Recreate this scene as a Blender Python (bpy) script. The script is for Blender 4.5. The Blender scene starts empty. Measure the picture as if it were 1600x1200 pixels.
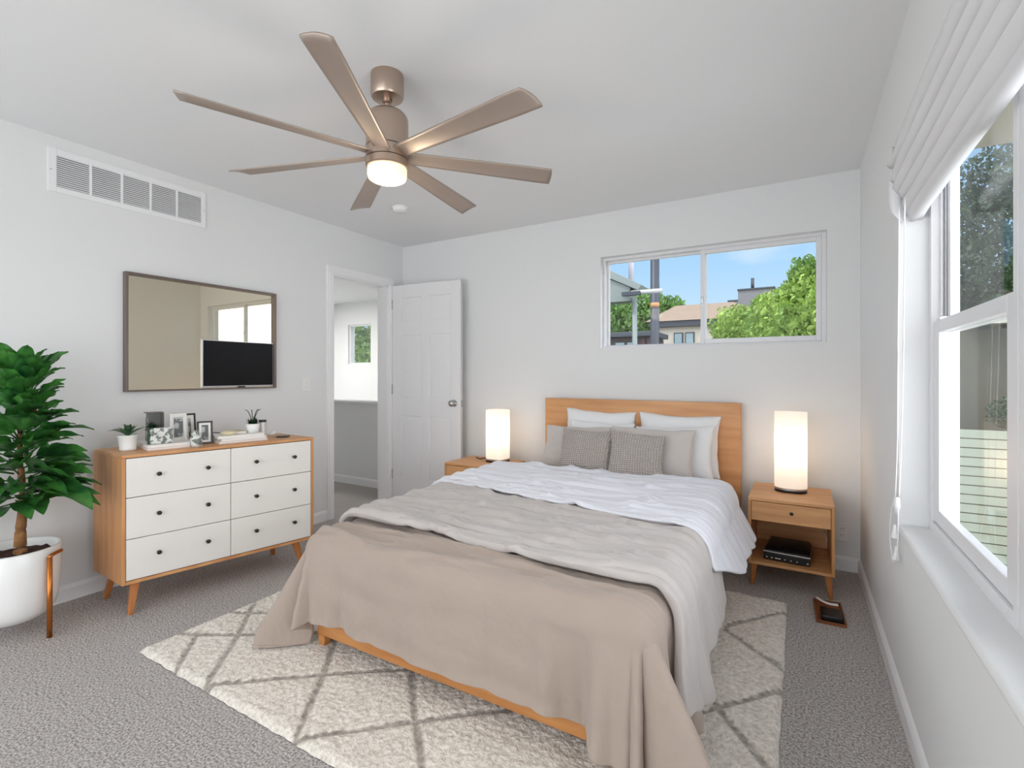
import bpy, bmesh, math, random
from mathutils import Vector, Matrix, noise
from math import sin, cos, pi, radians as R, atan2, hypot
C = bpy.context.scene.collection
S = bpy.context.scene
random.seed(7)

# ------------------------------------------------------------------ camera
cam = bpy.data.cameras.new('camera'); cam.sensor_width = 36.0; cam.lens = 769.0/1600*36
cam.shift_y = -16.0/1600; cam.clip_start = .02; cam.clip_end = 500
co = bpy.data.objects.new('camera', cam); C.objects.link(co)
co.location = (0, 0, 1.202); co.rotation_euler = (R(90), 0, R(30.28)); S.camera = co

# ------------------------------------------------------------------ colour management
S.view_settings.view_transform = 'Standard'; S.view_settings.look = 'None'
S.view_settings.gamma = 1; S.view_settings.use_curve_mapping = False
S.view_settings.exposure = 0.11
S.cycles.max_bounces = 10; S.cycles.diffuse_bounces = 7; S.cycles.transparent_max_bounces = 16

# ------------------------------------------------------------------ sky: blue ahead, extra brightness added behind and to the right to fill the room
w = bpy.data.worlds.new('sky'); S.world = w; w.use_nodes = True
nt = w.node_tree; nt.nodes.clear()
N = nt.nodes.new; L = nt.links.new
tc = N('ShaderNodeTexCoord'); sep = N('ShaderNodeSeparateXYZ'); L(tc.outputs['Generated'], sep.inputs[0])
ramp = N('ShaderNodeValToRGB'); L(sep.outputs['Z'], ramp.inputs[0])
e = ramp.color_ramp.elements
e[0].position = 0.0; e[0].color = (.70, .84, .95, 1)
e[1].position = 0.55; e[1].color = (.22, .42, .75, 1)
m_ = e.new(.2); m_.color = (.40, .66, .93, 1)
mp = N('ShaderNodeMapping'); mp.inputs['Scale'].default_value = (3, 3, 9); L(tc.outputs['Generated'], mp.inputs[0])
nz = N('ShaderNodeTexNoise'); nz.inputs['Scale'].default_value = 1.6; nz.inputs['Detail'].default_value = 5; L(mp.outputs[0], nz.inputs['Vector'])
cr = N('ShaderNodeMapRange'); cr.inputs[1].default_value = .55; cr.inputs[2].default_value = .78; cr.inputs[4].default_value = .5; L(nz.outputs[0], cr.inputs[0])
mx = N('ShaderNodeMix'); mx.data_type = 'RGBA'; L(cr.outputs[0], mx.inputs[0]); L(ramp.outputs[0], mx.inputs[6]); mx.inputs[7].default_value = (.95, .97, 1, 1)
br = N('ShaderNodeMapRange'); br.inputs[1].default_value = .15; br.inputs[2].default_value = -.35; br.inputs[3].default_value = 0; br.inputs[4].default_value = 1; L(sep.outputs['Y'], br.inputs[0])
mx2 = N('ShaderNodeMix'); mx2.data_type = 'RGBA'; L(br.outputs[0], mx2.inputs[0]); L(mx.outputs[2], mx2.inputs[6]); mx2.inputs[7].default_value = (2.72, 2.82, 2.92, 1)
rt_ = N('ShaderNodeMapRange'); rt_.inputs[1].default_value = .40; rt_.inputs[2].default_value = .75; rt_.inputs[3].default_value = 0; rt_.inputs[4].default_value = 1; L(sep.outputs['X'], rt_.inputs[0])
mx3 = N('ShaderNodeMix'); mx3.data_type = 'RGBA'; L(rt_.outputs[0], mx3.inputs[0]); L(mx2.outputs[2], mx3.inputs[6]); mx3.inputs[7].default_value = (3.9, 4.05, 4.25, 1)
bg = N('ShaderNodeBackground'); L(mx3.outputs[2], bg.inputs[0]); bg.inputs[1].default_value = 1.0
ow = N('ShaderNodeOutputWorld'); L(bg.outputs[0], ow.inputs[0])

# ------------------------------------------------------------------ sun (behind and left of the viewer, high)
sl = bpy.data.lights.new('sun', 'SUN'); sl.energy = 2.4; sl.angle = R(1.0); sl.color = (1, .95, .86)
so = bpy.data.objects.new('sun', sl); C.objects.link(so)
so.rotation_euler = Vector((-.45, -.42, .9)).to_track_quat('Z', 'Y').to_euler()

# ================================================================== helpers
WL = {}                                    # world location of every object
class MB:
    def __init__(s, M=None): s.bm = bmesh.new(); s.M = M or Matrix()
    def v(s, p): return s.bm.verts.new(s.M @ Vector(p))
    def f(s, vs):
        try: return s.bm.faces.new(vs)
        except ValueError: return None
    def box(s, a, b):
        x0, y0, z0 = [min(a[i], b[i]) for i in range(3)]; x1, y1, z1 = [max(a[i], b[i]) for i in range(3)]
        return s.hexa([(x0,y0,z0),(x1,y0,z0),(x1,y1,z0),(x0,y1,z0)], [(x0,y0,z1),(x1,y0,z1),(x1,y1,z1),(x0,y1,z1)])
    def hexa(s, lo, hi):
        a = [s.v(p) for p in lo]; b = [s.v(p) for p in hi]
        s.f(a[::-1]); s.f(b)
        for i in range(len(a)): j = (i+1) % len(a); s.f([a[i], a[j], b[j], b[i]])
        return s
    def grid(s, P):                        # P[i][j] points
        V = [[s.v(p) for p in r] for r in P]
        for i in range(len(V)-1):
            for j in range(len(V[0])-1): s.f([V[i][j], V[i+1][j], V[i+1][j+1], V[i][j+1]])
        return s
    def lathe(s, prof, c=(0,0,0), n=32, sx=1, sy=1, expn=2.0):
        rings = []
        for r, z in prof:
            if r < 1e-6: rings.append([s.v((c[0], c[1], c[2]+z))]); continue
            ring = []
            for k in range(n):
                t = 2*pi*k/n; ct, st = cos(t), sin(t)
                q = (abs(ct)**expn + abs(st)**expn)**(-1/expn)
                ring.append(s.v((c[0]+r*q*ct*sx, c[1]+r*q*st*sy, c[2]+z)))
            rings.append(ring)
        for A, B in zip(rings, rings[1:]):
            for k in range(n):
                j = (k+1) % n
                if len(A) == 1 and len(B) == 1: continue
                if len(A) == 1: s.f([A[0], B[j], B[k]])
                elif len(B) == 1: s.f([A[k], A[j], B[0]])
                else: s.f([A[k], A[j], B[j], B[k]])
        return s
    def tube(s, path, r, n=8, r1=None):
        path = [Vector(p) for p in path]; rings = []
        up = Vector((0, 0, 1))
        for i, p in enumerate(path):
            d = (path[min(i+1, len(path)-1)] - path[max(i-1, 0)]).normalized()
            a = d.cross(up)
            if a.length < .05: a = d.cross(Vector((1, 0, 0)))
            a.normalize(); b = a.cross(d)
            rr = r if r1 is None else r + (r1-r)*i/(len(path)-1)
            rings.append([s.v(p + a*rr*cos(2*pi*k/n) + b*rr*sin(2*pi*k/n)) for k in range(n)])
        for A, B in zip(rings, rings[1:]):
            for k in range(n): j = (k+1) % n; s.f([A[k], B[k], B[j], A[j]])
        s.f(rings[0]); s.f(rings[-1][::-1])
        return s
    def build(s, name, mat, parent=None, smooth=False, bevel=0, seg=2, solid=0, sub=0, auto=True, loc=None):
        bmesh.ops.recalc_face_normals(s.bm, faces=s.bm.faces) if auto else None
        me = bpy.data.meshes.new(name)
        if parent is None:
            vs = [v.co for v in s.bm.verts]
            o_ = Vector(loc) if loc else Vector(((min(v.x for v in vs)+max(v.x for v in vs))/2, (min(v.y for v in vs)+max(v.y for v in vs))/2, min(v.z for v in vs)))
        else: o_ = WL[parent.name]
        for v in s.bm.verts: v.co -= o_
        s.bm.to_mesh(me); s.bm.free(); me.materials.append(mat)
        ob = bpy.data.objects.new(name, me); C.objects.link(ob)
        if parent is None: ob.location = o_
        else: ob.parent = parent
        WL[ob.name] = o_.copy()
        if smooth:
            me.polygons.foreach_set('use_smooth', [True]*len(me.polygons))
            if smooth == 2: es = ob.modifiers.new('es', 'EDGE_SPLIT'); es.split_angle = R(38)
        if solid: m = ob.modifiers.new('solid', 'SOLIDIFY'); m.thickness = solid; m.offset = -1
        if bevel:
            m = ob.modifiers.new('bevel', 'BEVEL'); m.width = bevel; m.segments = seg; m.limit_method = 'ANGLE'; m.angle_limit = R(40)
            me.polygons.foreach_set('use_smooth', [True]*len(me.polygons))
            m2 = ob.modifiers.new('wn', 'WEIGHTED_NORMAL'); m2.keep_sharp = True
        if sub: m = ob.modifiers.new('sub', 'SUBSURF'); m.levels = sub; m.render_levels = sub
        return ob
def thing(name, label, cat, loc, group=None):
    o = bpy.data.objects.new(name, None); C.objects.link(o); o.location = loc; o.empty_display_size = .05
    WL[o.name] = Vector(loc); return tag(o, label, cat, group)
def tag(o, label, cat, group=None, kind=None):
    o['label'] = label; o['category'] = cat
    if group: o['group'] = group
    if kind: o['kind'] = kind
    return o
def struct(o, label=None, cat=None):
    o['kind'] = 'structure'
    if label: o['label'] = label
    if cat: o['category'] = cat
    return o
def frame(origin, yaw=0, pitch=0, roll=0):
    return Matrix.Translation(Vector(origin)) @ Matrix.Rotation(yaw, 4, 'Z') @ Matrix.Rotation(pitch, 4, 'X') @ Matrix.Rotation(roll, 4, 'Y')

# ================================================================== materials
def srgb(r, g, b):
    f = lambda c: (c/255/12.92) if c/255 <= .04045 else ((c/255+.055)/1.055)**2.4
    return (f(r), f(g), f(b), 1)
def newmat(name):
    m = bpy.data.materials.new(name); m.use_nodes = True
    return m, m.node_tree, m.node_tree.nodes['Principled BSDF']
def mat(name, col, rough=.5, metal=0, var=0, vscale=6, bump=0, bscale=60, stretch=(1,1,1), spec=.5, col2=None, detail=4, sheen=0, bdist=.01):
    m, t, b = newmat(name); c = srgb(*col)
    b.inputs['Base Color'].default_value = c; b.inputs['Roughness'].default_value = rough; b.inputs['Metallic'].default_value = metal
    b.inputs['Specular IOR Level'].default_value = spec; b.inputs['Sheen Weight'].default_value = sheen
    tc = t.nodes.new('ShaderNodeTexCoord'); mp = t.nodes.new('ShaderNodeMapping'); mp.inputs['Scale'].default_value = stretch
    t.links.new(tc.outputs['Object'], mp.inputs[0])
    if var or col2:
        n = t.nodes.new('ShaderNodeTexNoise'); n.inputs['Scale'].default_value = vscale; n.inputs['Detail'].default_value = detail
        t.links.new(mp.outputs[0], n.inputs['Vector'])
        r = t.nodes.new('ShaderNodeValToRGB'); r.color_ramp.elements[0].position = .32; r.color_ramp.elements[1].position = .68
        c2 = srgb(*col2) if col2 else tuple(x*(1-var) for x in c[:3])+(1,)
        r.color_ramp.elements[0].color = c2; r.color_ramp.elements[1].color = c
        t.links.new(n.outputs[0], r.inputs[0]); t.links.new(r.outputs[0], b.inputs['Base Color'])
    if bump:
        n = t.nodes.new('ShaderNodeTexNoise'); n.inputs['Scale'].default_value = bscale; n.inputs['Detail'].default_value = 4
        t.links.new(mp.outputs[0], n.inputs['Vector'])
        bp = t.nodes.new('ShaderNodeBump'); bp.inputs['Strength'].default_value = bump; bp.inputs['Distance'].default_value = bdist
        t.links.new(n.outputs[0], bp.inputs['Height']); t.links.new(bp.outputs[0], b.inputs['Normal'])
    return m
def emis(name, col, strength):
    m, t, b = newmat(name); b.inputs['Base Color'].default_value = srgb(*col)
    b.inputs['Emission Color'].default_value = srgb(*col); b.inputs['Emission Strength'].default_value = strength; return m
def wood(name, c1, c2, axis, rough=.42, scale=3.2):
    st = [11, 11, 11]; st[axis] = .9
    return mat(name, c1, rough, col2=c2, stretch=tuple(st), vscale=scale, bump=.06, bscale=scale*3, detail=7, bdist=.003)
M = {}
M['wall'] = mat('wall_paint', (226,227,227), .85, bump=.05, bscale=90, bdist=.003)
M['ceiling'] = mat('ceiling_paint', (230,231,232), .9, bump=.06, bscale=70, bdist=.003)
M['trim'] = mat('white_trim', (236,236,237), .4, bump=.01)
M['vinyl'] = mat('white_vinyl', (226,226,228), .35, bump=.01)
M['door'] = mat('door_paint', (230,230,231), .45, bump=.02, bscale=40)
M['white'] = mat('white_ceramic', (236,236,234), .22, bump=.01)
M['drawer'] = mat('drawer_lacquer', (231,227,221), .4, bump=.01)
M['oak_y'] = wood('oak_along_y', (214,160,108), (190,133,84), 1)
M['oak_x'] = wood('oak_along_x', (216,164,112), (193,138,88), 0)
M['oak_z'] = wood('oak_upright', (206,152,100), (184,128,80), 2)
M['head_x'] = wood('headboard_oak', (214,160,108), (194,136,84), 0, scale=2.0)
M['legwood'] = wood('leg_oak', (190,122,66), (165,98,48), 2)
M['bedwood'] = wood('bed_oak', (201,141,84), (180,116,60), 0)
M['black'] = mat('black_metal', (28,27,27), .35, bump=.01)
M['plastic_black'] = mat('black_plastic', (22,22,24), .3, bump=.03, bscale=200)
M['silver'] = mat('silver_metal', (190,190,190), .3, 1, bump=.01)
M['nickel'] = mat('brushed_bronze_nickel', (190,170,155), .3, 1, bump=.05, bscale=12, stretch=(1,1,60))
M['blade'] = mat('blade_bronze', (172,157,146), .42, .5, bump=.03, bscale=30)
M['dark'] = mat('dark_gap', (40,40,42), .7, bump=.01)
M['beige'] = mat('taupe_cotton', (170,154,142), .88, var=.04, vscale=4, bump=.5, bscale=6, stretch=(1,2.2,.8), sheen=.25, bdist=.03)
M['beige_fold'] = mat('taupe_cotton_underside', (192,185,181), .88, var=.04, vscale=4, bump=.55, bscale=6, stretch=(.7,3,1), sheen=.25, bdist=.02)
M['linen'] = mat('white_cotton', (226,227,234), .85, bump=.3, bscale=6, stretch=(.8,3,1), sheen=.2, bdist=.018)
M['sheet'] = mat('white_fitted_sheet', (236,235,236), .85, bump=.12, bscale=10, bdist=.01)
M['pillow_white'] = mat('white_pillowcase', (232,233,235), .85, bump=.35, bscale=7, sheen=.2, bdist=.012)
M['pillow_grey'] = mat('greige_pillowcase', (200,193,188), .88, bump=.3, bscale=8, sheen=.2, bdist=.01)
M['blind'] = mat('blind_fabric', (224,224,226), .85, bump=.15, bscale=20, bdist=.004)
M['cord'] = mat('white_cord', (235,235,235), .5, bump=.01)
M['grey_card'] = mat('grey_card', (140,138,134), .7, var=.2, vscale=30)
M['paper'] = mat('paper_white', (236,233,228), .7, bump=.02)
M['soil'] = mat('soil', (74,44,34), .95, var=.5, vscale=60, bump=.6, bscale=70, bdist=.02)
M['copper'] = mat('copper_tube', (186,112,52), .25, .85, bump=.01)
M['trunk'] = mat('fig_trunk', (160,112,66), .8, var=.45, vscale=30, bump=.6, bscale=40, bdist=.01)
M['cream'] = mat('cream_ceramic', (226,216,180), .3, bump=.01)
M['gold'] = mat('tan_book', (205,196,168), .6, bump=.01)
M['off'] = mat('offwhite_frame', (222,219,212), .5, bump=.01)

def carpet_mat():
    m, t, b = newmat('grey_carpet'); b.inputs['Roughness'].default_value = .95; b.inputs['Specular IOR Level'].default_value = .1
    tc = t.nodes.new('ShaderNodeTexCoord')
    n1 = t.nodes.new('ShaderNodeTexNoise'); n1.inputs['Scale'].default_value = 125; n1.inputs['Detail'].default_value = 3; n1.inputs['Roughness'].default_value = .6
    n2 = t.nodes.new('ShaderNodeTexNoise'); n2.inputs['Scale'].default_value = 2.2; n2.inputs['Detail'].default_value = 3
    t.links.new(tc.outputs['Object'], n1.inputs[0]); t.links.new(tc.outputs['Object'], n2.inputs[0])
    r = t.nodes.new('ShaderNodeValToRGB'); r.color_ramp.elements[0].position = .36; r.color_ramp.elements[1].position = .62
    r.color_ramp.elements[0].color = srgb(146,139,135); r.color_ramp.elements[1].color = srgb(222,216,212)
    t.links.new(n1.outputs[0], r.inputs[0])
    mx = t.nodes.new('ShaderNodeMix'); mx.data_type = 'RGBA'; mx.blend_type = 'MULTIPLY'; mx.inputs[0].default_value = .5
    r2 = t.nodes.new('ShaderNodeValToRGB'); r2.color_ramp.elements[0].color = (.8,.8,.8,1); r2.color_ramp.elements[1].color = (1,1,1,1)
    t.links.new(n2.outputs[0], r2.inputs[0]); t.links.new(r.outputs[0], mx.inputs[6]); t.links.new(r2.outputs[0], mx.inputs[7]); t.links.new(mx.outputs[2], b.inputs['Base Color'])
    bp = t.nodes.new('ShaderNodeBump'); bp.inputs['Strength'].default_value = .9; bp.inputs['Distance'].default_value = .012
    t.links.new(n1.outputs[0], bp.inputs['Height']); t.links.new(bp.outputs[0], b.inputs['Normal'])
    return m
M['carpet'] = carpet_mat()
def rug_mat():
    m, t, b = newmat('shag_wool'); b.inputs['Roughness'].default_value = .95; b.inputs['Sheen Weight'].default_value = .3; b.inputs['Specular IOR Level'].default_value = .1
    a = t.nodes.new('ShaderNodeAttribute'); a.attribute_name = 'line'
    tc = t.nodes.new('ShaderNodeTexCoord')
    n = t.nodes.new('ShaderNodeTexNoise'); n.inputs['Scale'].default_value = 70; n.inputs['Detail'].default_value = 4; t.links.new(tc.outputs['Object'], n.inputs[0])
    r = t.nodes.new('ShaderNodeValToRGB'); r.color_ramp.elements[0].position = .3; r.color_ramp.elements[1].position = .6
    r.color_ramp.elements[0].color = srgb(204,194,180); r.color_ramp.elements[1].color = srgb(238,231,221); t.links.new(n.outputs[0], r.inputs[0])
    mx = t.nodes.new('ShaderNodeMix'); mx.data_type = 'RGBA'; t.links.new(a.outputs['Fac'], mx.inputs[0]); t.links.new(r.outputs[0], mx.inputs[6]); mx.inputs[7].default_value = srgb(140,132,122)
    t.links.new(mx.outputs[2], b.inputs['Base Color'])
    bp = t.nodes.new('ShaderNodeBump'); bp.inputs['Strength'].default_value = .8; bp.inputs['Distance'].default_value = .012
    t.links.new(n.outputs[0], bp.inputs['Height']); t.links.new(bp.outputs[0], b.inputs['Normal'])
    return m
M['rug'] = rug_mat()
def glass_mat(name, tint=(1,1,1,1), refl=.08):
    m = bpy.data.materials.new(name); m.use_nodes = True; t = m.node_tree; t.nodes.clear()
    tr = t.nodes.new('ShaderNodeBsdfTransparent'); tr.inputs[0].default_value = tint
    g = t.nodes.new('ShaderNodeBsdfGlossy'); g.inputs['Roughness'].default_value = .01
    fr = t.nodes.new('ShaderNodeFresnel'); fr.inputs[0].default_value = 1.45
    mu = t.nodes.new('ShaderNodeMath'); mu.operation = 'MULTIPLY'; mu.inputs[1].default_value = refl; t.links.new(fr.outputs[0], mu.inputs[0])
    mx = t.nodes.new('ShaderNodeMixShader'); t.links.new(mu.outputs[0], mx.inputs[0]); t.links.new(tr.outputs[0], mx.inputs[1]); t.links.new(g.outputs[0], mx.inputs[2])
    o = t.nodes.new('ShaderNodeOutputMaterial'); t.links.new(mx.outputs[0], o.inputs[0]); return m
M['glass'] = glass_mat('window_glass', refl=.15)
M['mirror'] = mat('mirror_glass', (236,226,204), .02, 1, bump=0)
def shade_mat():
    m = bpy.data.materials.new('lamp_shade_fabric'); m.use_nodes = True; t = m.node_tree; t.nodes.clear()
    tl = t.nodes.new('ShaderNodeBsdfTranslucent'); tl.inputs[0].default_value = (.86,.80,.74,1)
    df = t.nodes.new('ShaderNodeBsdfDiffuse'); df.inputs[0].default_value = (.82,.80,.78,1)
    n = t.nodes.new('ShaderNodeTexNoise'); n.inputs['Scale'].default_value = 160
    bp = t.nodes.new('ShaderNodeBump'); bp.inputs['Strength'].default_value = .05; t.links.new(n.outputs[0], bp.inputs['Height']); t.links.new(bp.outputs[0], df.inputs['Normal'])
    mx = t.nodes.new('ShaderNodeMixShader'); mx.inputs[0].default_value = .45
    t.links.new(tl.outputs[0], mx.inputs[1]); t.links.new(df.outputs[0], mx.inputs[2])
    em = t.nodes.new('ShaderNodeEmission'); em.inputs[0].default_value = (1,.9,.8,1); em.inputs[1].default_value = .24
    ad = t.nodes.new('ShaderNodeAddShader'); t.links.new(mx.outputs[0], ad.inputs[0]); t.links.new(em.outputs[0], ad.inputs[1])
    o = t.nodes.new('ShaderNodeOutputMaterial'); t.links.new(ad.outputs[0], o.inputs[0]); return m
M['shade'] = shade_mat()
M['bulb'] = emis('lamp_bulb', (255,225,180), 5)
M['fanlight'] = emis('fan_light_glass', (255,234,196), .75)
def knit_mat():
    m, t, b = newmat('waffle_knit'); b.inputs['Roughness'].default_value = .95; b.inputs['Sheen Weight'].default_value = .3
    tc = t.nodes.new('ShaderNodeTexCoord'); mp = t.nodes.new('ShaderNodeMapping'); t.links.new(tc.outputs['UV'], mp.inputs[0])
    w1 = t.nodes.new('ShaderNodeTexWave'); w1.bands_direction = 'X'; w1.inputs['Scale'].default_value = 7.5; w1.inputs['Distortion'].default_value = 1.5; w1.inputs['Detail Scale'].default_value = 4
    w2 = t.nodes.new('ShaderNodeTexWave'); w2.bands_direction = 'Y'; w2.inputs['Scale'].default_value = 9; w2.inputs['Distortion'].default_value = 2.0; w2.inputs['Detail Scale'].default_value = 4
    for x in (w1, w2): t.links.new(mp.outputs[0], x.inputs[0])
    mu = t.nodes.new('ShaderNodeMath'); mu.operation = 'MULTIPLY'; t.links.new(w1.outputs['Fac'], mu.inputs[0]); t.links.new(w2.outputs['Fac'], mu.inputs[1])
    r = t.nodes.new('ShaderNodeValToRGB'); r.color_ramp.elements[0].color = srgb(150,140,133); r.color_ramp.elements[1].color = srgb(198,190,184); r.color_ramp.elements[1].position = .35
    t.links.new(mu.outputs[0], r.inputs[0]); t.links.new(r.outputs[0], b.inputs['Base Color'])
    bp = t.nodes.new('ShaderNodeBump'); bp.inputs['Strength'].default_value = .9; bp.inputs['Distance'].default_value = .006
    t.links.new(mu.outputs[0], bp.inputs['Height']); t.links.new(bp.outputs[0], b.inputs['Normal'])
    return m
M['knit'] = knit_mat()
def leaf_mat(name, c1, c2, rough=.35, tr=.25, vscale=5):
    m = mat(name, c1, rough, col2=c2, vscale=vscale, bump=.1, bscale=60, bdist=.003)
    t = m.node_tree; b = t.nodes['Principled BSDF']; out = t.nodes['Material Output']
    tl = t.nodes.new('ShaderNodeBsdfTranslucent'); tl.inputs[0].default_value = srgb(*[min(255, int(x*1.25)) for x in c1])
    mx = t.nodes.new('ShaderNodeMixShader'); mx.inputs[0].default_value = tr
    t.links.new(b.outputs[0], mx.inputs[1]); t.links.new(tl.outputs[0], mx.inputs[2]); t.links.new(mx.outputs[0], out.inputs[0]); return m
M['fig'] = leaf_mat('fig_leaf', (74,136,58), (22,72,40), .30, .14, 14)
M['succ'] = leaf_mat('succulent_leaf', (88,124,84), (40,66,48), .4, .1, 40)
M['succ_dark'] = leaf_mat('dark_succulent_leaf', (34,64,38), (16,34,22), .4, .1, 40)
M['tree1'] = leaf_mat('tree_leaf_light', (150,176,86), (66,104,46), .6, .18, .9)
M['tree2'] = leaf_mat('tree_leaf_mid', (124,156,88), (54,92,50), .6, .18, .9)
M['treedark'] = leaf_mat('tree_leaf_dark', (58,80,56), (28,46,34), .6, .1, .9)
def speckle(name, c1, c2, scale):
    m, t, b = newmat(name); tc = t.nodes.new('ShaderNodeTexCoord')
    n = t.nodes.new('ShaderNodeTexNoise'); n.inputs['Scale'].default_value = scale; n.inputs['Detail'].default_value = 3; t.links.new(tc.outputs['Object'], n.inputs[0])
    r = t.nodes.new('ShaderNodeValToRGB'); r.color_ramp.elements[0].position = .47; r.color_ramp.elements[1].position = .53
    r.color_ramp.elements[0].color = srgb(*c1); r.color_ramp.elements[1].color = srgb(*c2); t.links.new(n.outputs[0], r.inputs[0]); t.links.new(r.outputs[0], b.inputs['Base Color'])
    b.inputs['Roughness'].default_value = .5; return m
M['pattern'] = speckle('leaf_print', (112,120,114), (216,218,214), 45)
M['photo'] = speckle('grey_photo', (96,98,98), (176,178,178), 26)

# ================================================================== room shell
XL, XR, YB, H = -3.353, .318, 3.627, 2.44
YF = -1.7                                  # wall behind the viewer
# floor & ceiling
m = MB(); m.box((XL-.12, YF-.15, -.12), (XR+.2, YB+.12, 0)); struct(m.build('floor', M['carpet']))
m = MB(); m.box((XL-.12, YF-.15, H), (XR+.2, YB+.15, H+.15)); struct(m.build('ceiling', M['ceiling']))
# left wall with door opening
DY0, DY1, DZ = 2.785, 3.42, 2.035
m = MB()
m.box((XL-.12, YF-.15, 0), (XL, DY0, H)); m.box((XL-.12, DY1, 0), (XL, YB+.15, H)); m.box((XL-.12, DY0, DZ), (XL, DY1, H))
struct(m.build('wall_left', M['wall']))
# back wall with strip window
WX0, WX1, WZ0, WZ1 = -1.325, .148, 1.398, 2.100
m = MB()
m.box((XL, YB, 0), (WX0, YB+.15, H)); m.box((WX1, YB, 0), (XR+.2, YB+.15, H))
m.box((WX0, YB, 0), (WX1, YB+.15, WZ0)); m.box((WX0, YB, WZ1), (WX1, YB+.15, H))
struct(m.build('wall_back', M['wall']))
# right wall with the deep window recess
RY0, RY1, RZ0, RZ1 = .25, 2.30, .645, 2.06
m = MB()
m.box((XR, RY1, 0), (XR+.165, YB, H)); m.box((XR, YF-.15, 0), (XR+.165, RY0, H))
m.box((XR, RY0, 0), (XR+.165, RY1, RZ0-.02)); m.box((XR, RY0, RZ1), (XR+.165, RY1, H))
struct(m.build('wall_right', M['wall']))
m = MB(); m.box((XR-.004, RY0, RZ0-.03), (XR+.165, RY1, RZ0)); struct(m.build('window_sill', M['wall'], bevel=.014, seg=4))
# front wall (behind the viewer) with a very wide open gap added to let fill light in
m = MB()
m.box((XL, YF-.15, 0), (XL+.12, YF, H)); m.box((XR-.12, YF-.15, 0), (XR, YF, H)); m.box((XL+.12, YF-.15, 2.32), (XR-.12, YF, H)); m.box((XL+.12, YF-.15, 0), (XR-.12, YF, .12))
struct(m.build('wall_front', M['wall']))
# baseboards
def baseboard(name, a, b, n, h=.085, t=.014):
    a = Vector(a); b = Vector(b); n = Vector(n)
    m = MB()
    prof = [(0, 0), (t, 0), (t, h*.78), (t*.55, h*.92), (0, h)]
    P = [[p + n*q[0] + Vector((0, 0, q[1])) for q in prof] for p in (a, b)]
    m.grid(P); A = [m.v(p) for p in P[0]]; B = [m.v(p) for p in P[1]]; m.f(A); m.f(B[::-1])
    return struct(m.build(name, M['trim']))
baseboard('baseboard_left', (XL, YF, 0), (XL, DY0-.064, 0), (1, 0, 0))
baseboard('baseboard_back', (XL+.0, YB, 0), (XR, YB, 0), (0, -1, 0))
baseboard('baseboard_right', (XR, YF, 0), (XR, YB, 0), (-1, 0, 0))
# door casing
m = MB()
for y0, y1 in ((DY0-.062, DY0), (DY1, DY1+.062)): m.box((XL, y0, 0), (XL+.016, y1, DZ)); m.box((XL+.0155, y0+.014, 0), (XL+.021, y1-.014, DZ-.001))
m.box((XL, DY0-.062, DZ+.0003), (XL+.016, DY1+.062, DZ+.062)); m.box((XL+.0155, DY0-.048, DZ+.014), (XL+.021, DY1+.048, DZ+.048))
struct(m.build('trim_1', M['trim']))
m = MB()
m.box((XL-.12, DY0, 0), (XL, DY0+.012, DZ)); m.box((XL-.12, DY1-.012, 0), (XL, DY1, DZ)); m.box((XL-.12, DY0, DZ-.012), (XL, DY1, DZ))
struct(m.build('trim_2', M['trim']))

# ---- six panel door, open against the back wall
hx, hy = -3.33, 3.475; fx, fy = -2.565, 3.515
ang = atan2(fy-hy, fx-hx); Wd = hypot(fx-hx, fy-hy); Hd = 2.02
F = frame((hx, hy, .012), ang)
m = MB(F); t = .035
m.box((0, -.0085, 0), (Wd, .0085, Hd))
cols = [(.105, Wd/2-.045), (Wd/2+.045, Wd-.105)]; rows = [(.215, .80), (.955, 1.55), (1.66, 1.90)]
xs = [0, cols[0][0], cols[0][1], cols[1][0], cols[1][1], Wd]; zs = [0, .215, .80, .955, 1.55, 1.66, 1.90, Hd]
m.box((0, -t/2, 0), (cols[0][0], t/2, Hd)); m.box((cols[0][1], -t/2, 0), (cols[1][0], t/2, Hd)); m.box((cols[1][1], -t/2, 0), (Wd, t/2, Hd))
for c0, c1 in cols:
    for z0, z1 in ((0, .215), (.80, .955), (1.55, 1.66), (1.90, Hd)): m.box((c0, -t/2, z0), (c1, t/2, z1))
    for z0, z1 in rows:                    # raised field with sloped edge
        for s_ in (-1, 1):
            a = .012; b = .034
            lo = [(c0+a, s_*.0085, z0+a), (c1-a, s_*.0085, z0+a), (c1-a, s_*.0085, z1-a), (c0+a, s_*.0085, z1-a)]
            hi = [(c0+b, s_*.0155, z0+b), (c1-b, s_*.0155, z0+b), (c1-b, s_*.0155, z1-b), (c0+b, s_*.0155, z1-b)]
            m.hexa(lo, hi)
door = struct(m.build('door_1', M['door'], loc=(hx, hy, .012), bevel=.002), 'white six-panel door standing open against the back wall', 'door')
m = MB(F @ Matrix.Translation((Wd-.065, -t/2, .93)) @ Matrix.Rotation(R(90), 4, 'X'))
m.lathe([(0,0),(.03,0),(.03,.006),(.012,.012),(.011,.03),(.024,.038),(.028,.05),(.025,.062),(.012,.07),(0,.071)], n=24)
m.build('door_handle', M['silver'], door, smooth=True)
m = MB(F); m.box((Wd-.001, -.012, .90), (Wd+.0015, .012, .96)); m.build('latch_plate', M['silver'], door)
for z in (.2, 1.0, 1.8):
    m = MB(F); m.tube([(-.004, -t/2-.004, z), (-.004, -t/2-.004, z+.09)], .006); m.build('hinge', M['silver'], door, smooth=True)

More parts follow.
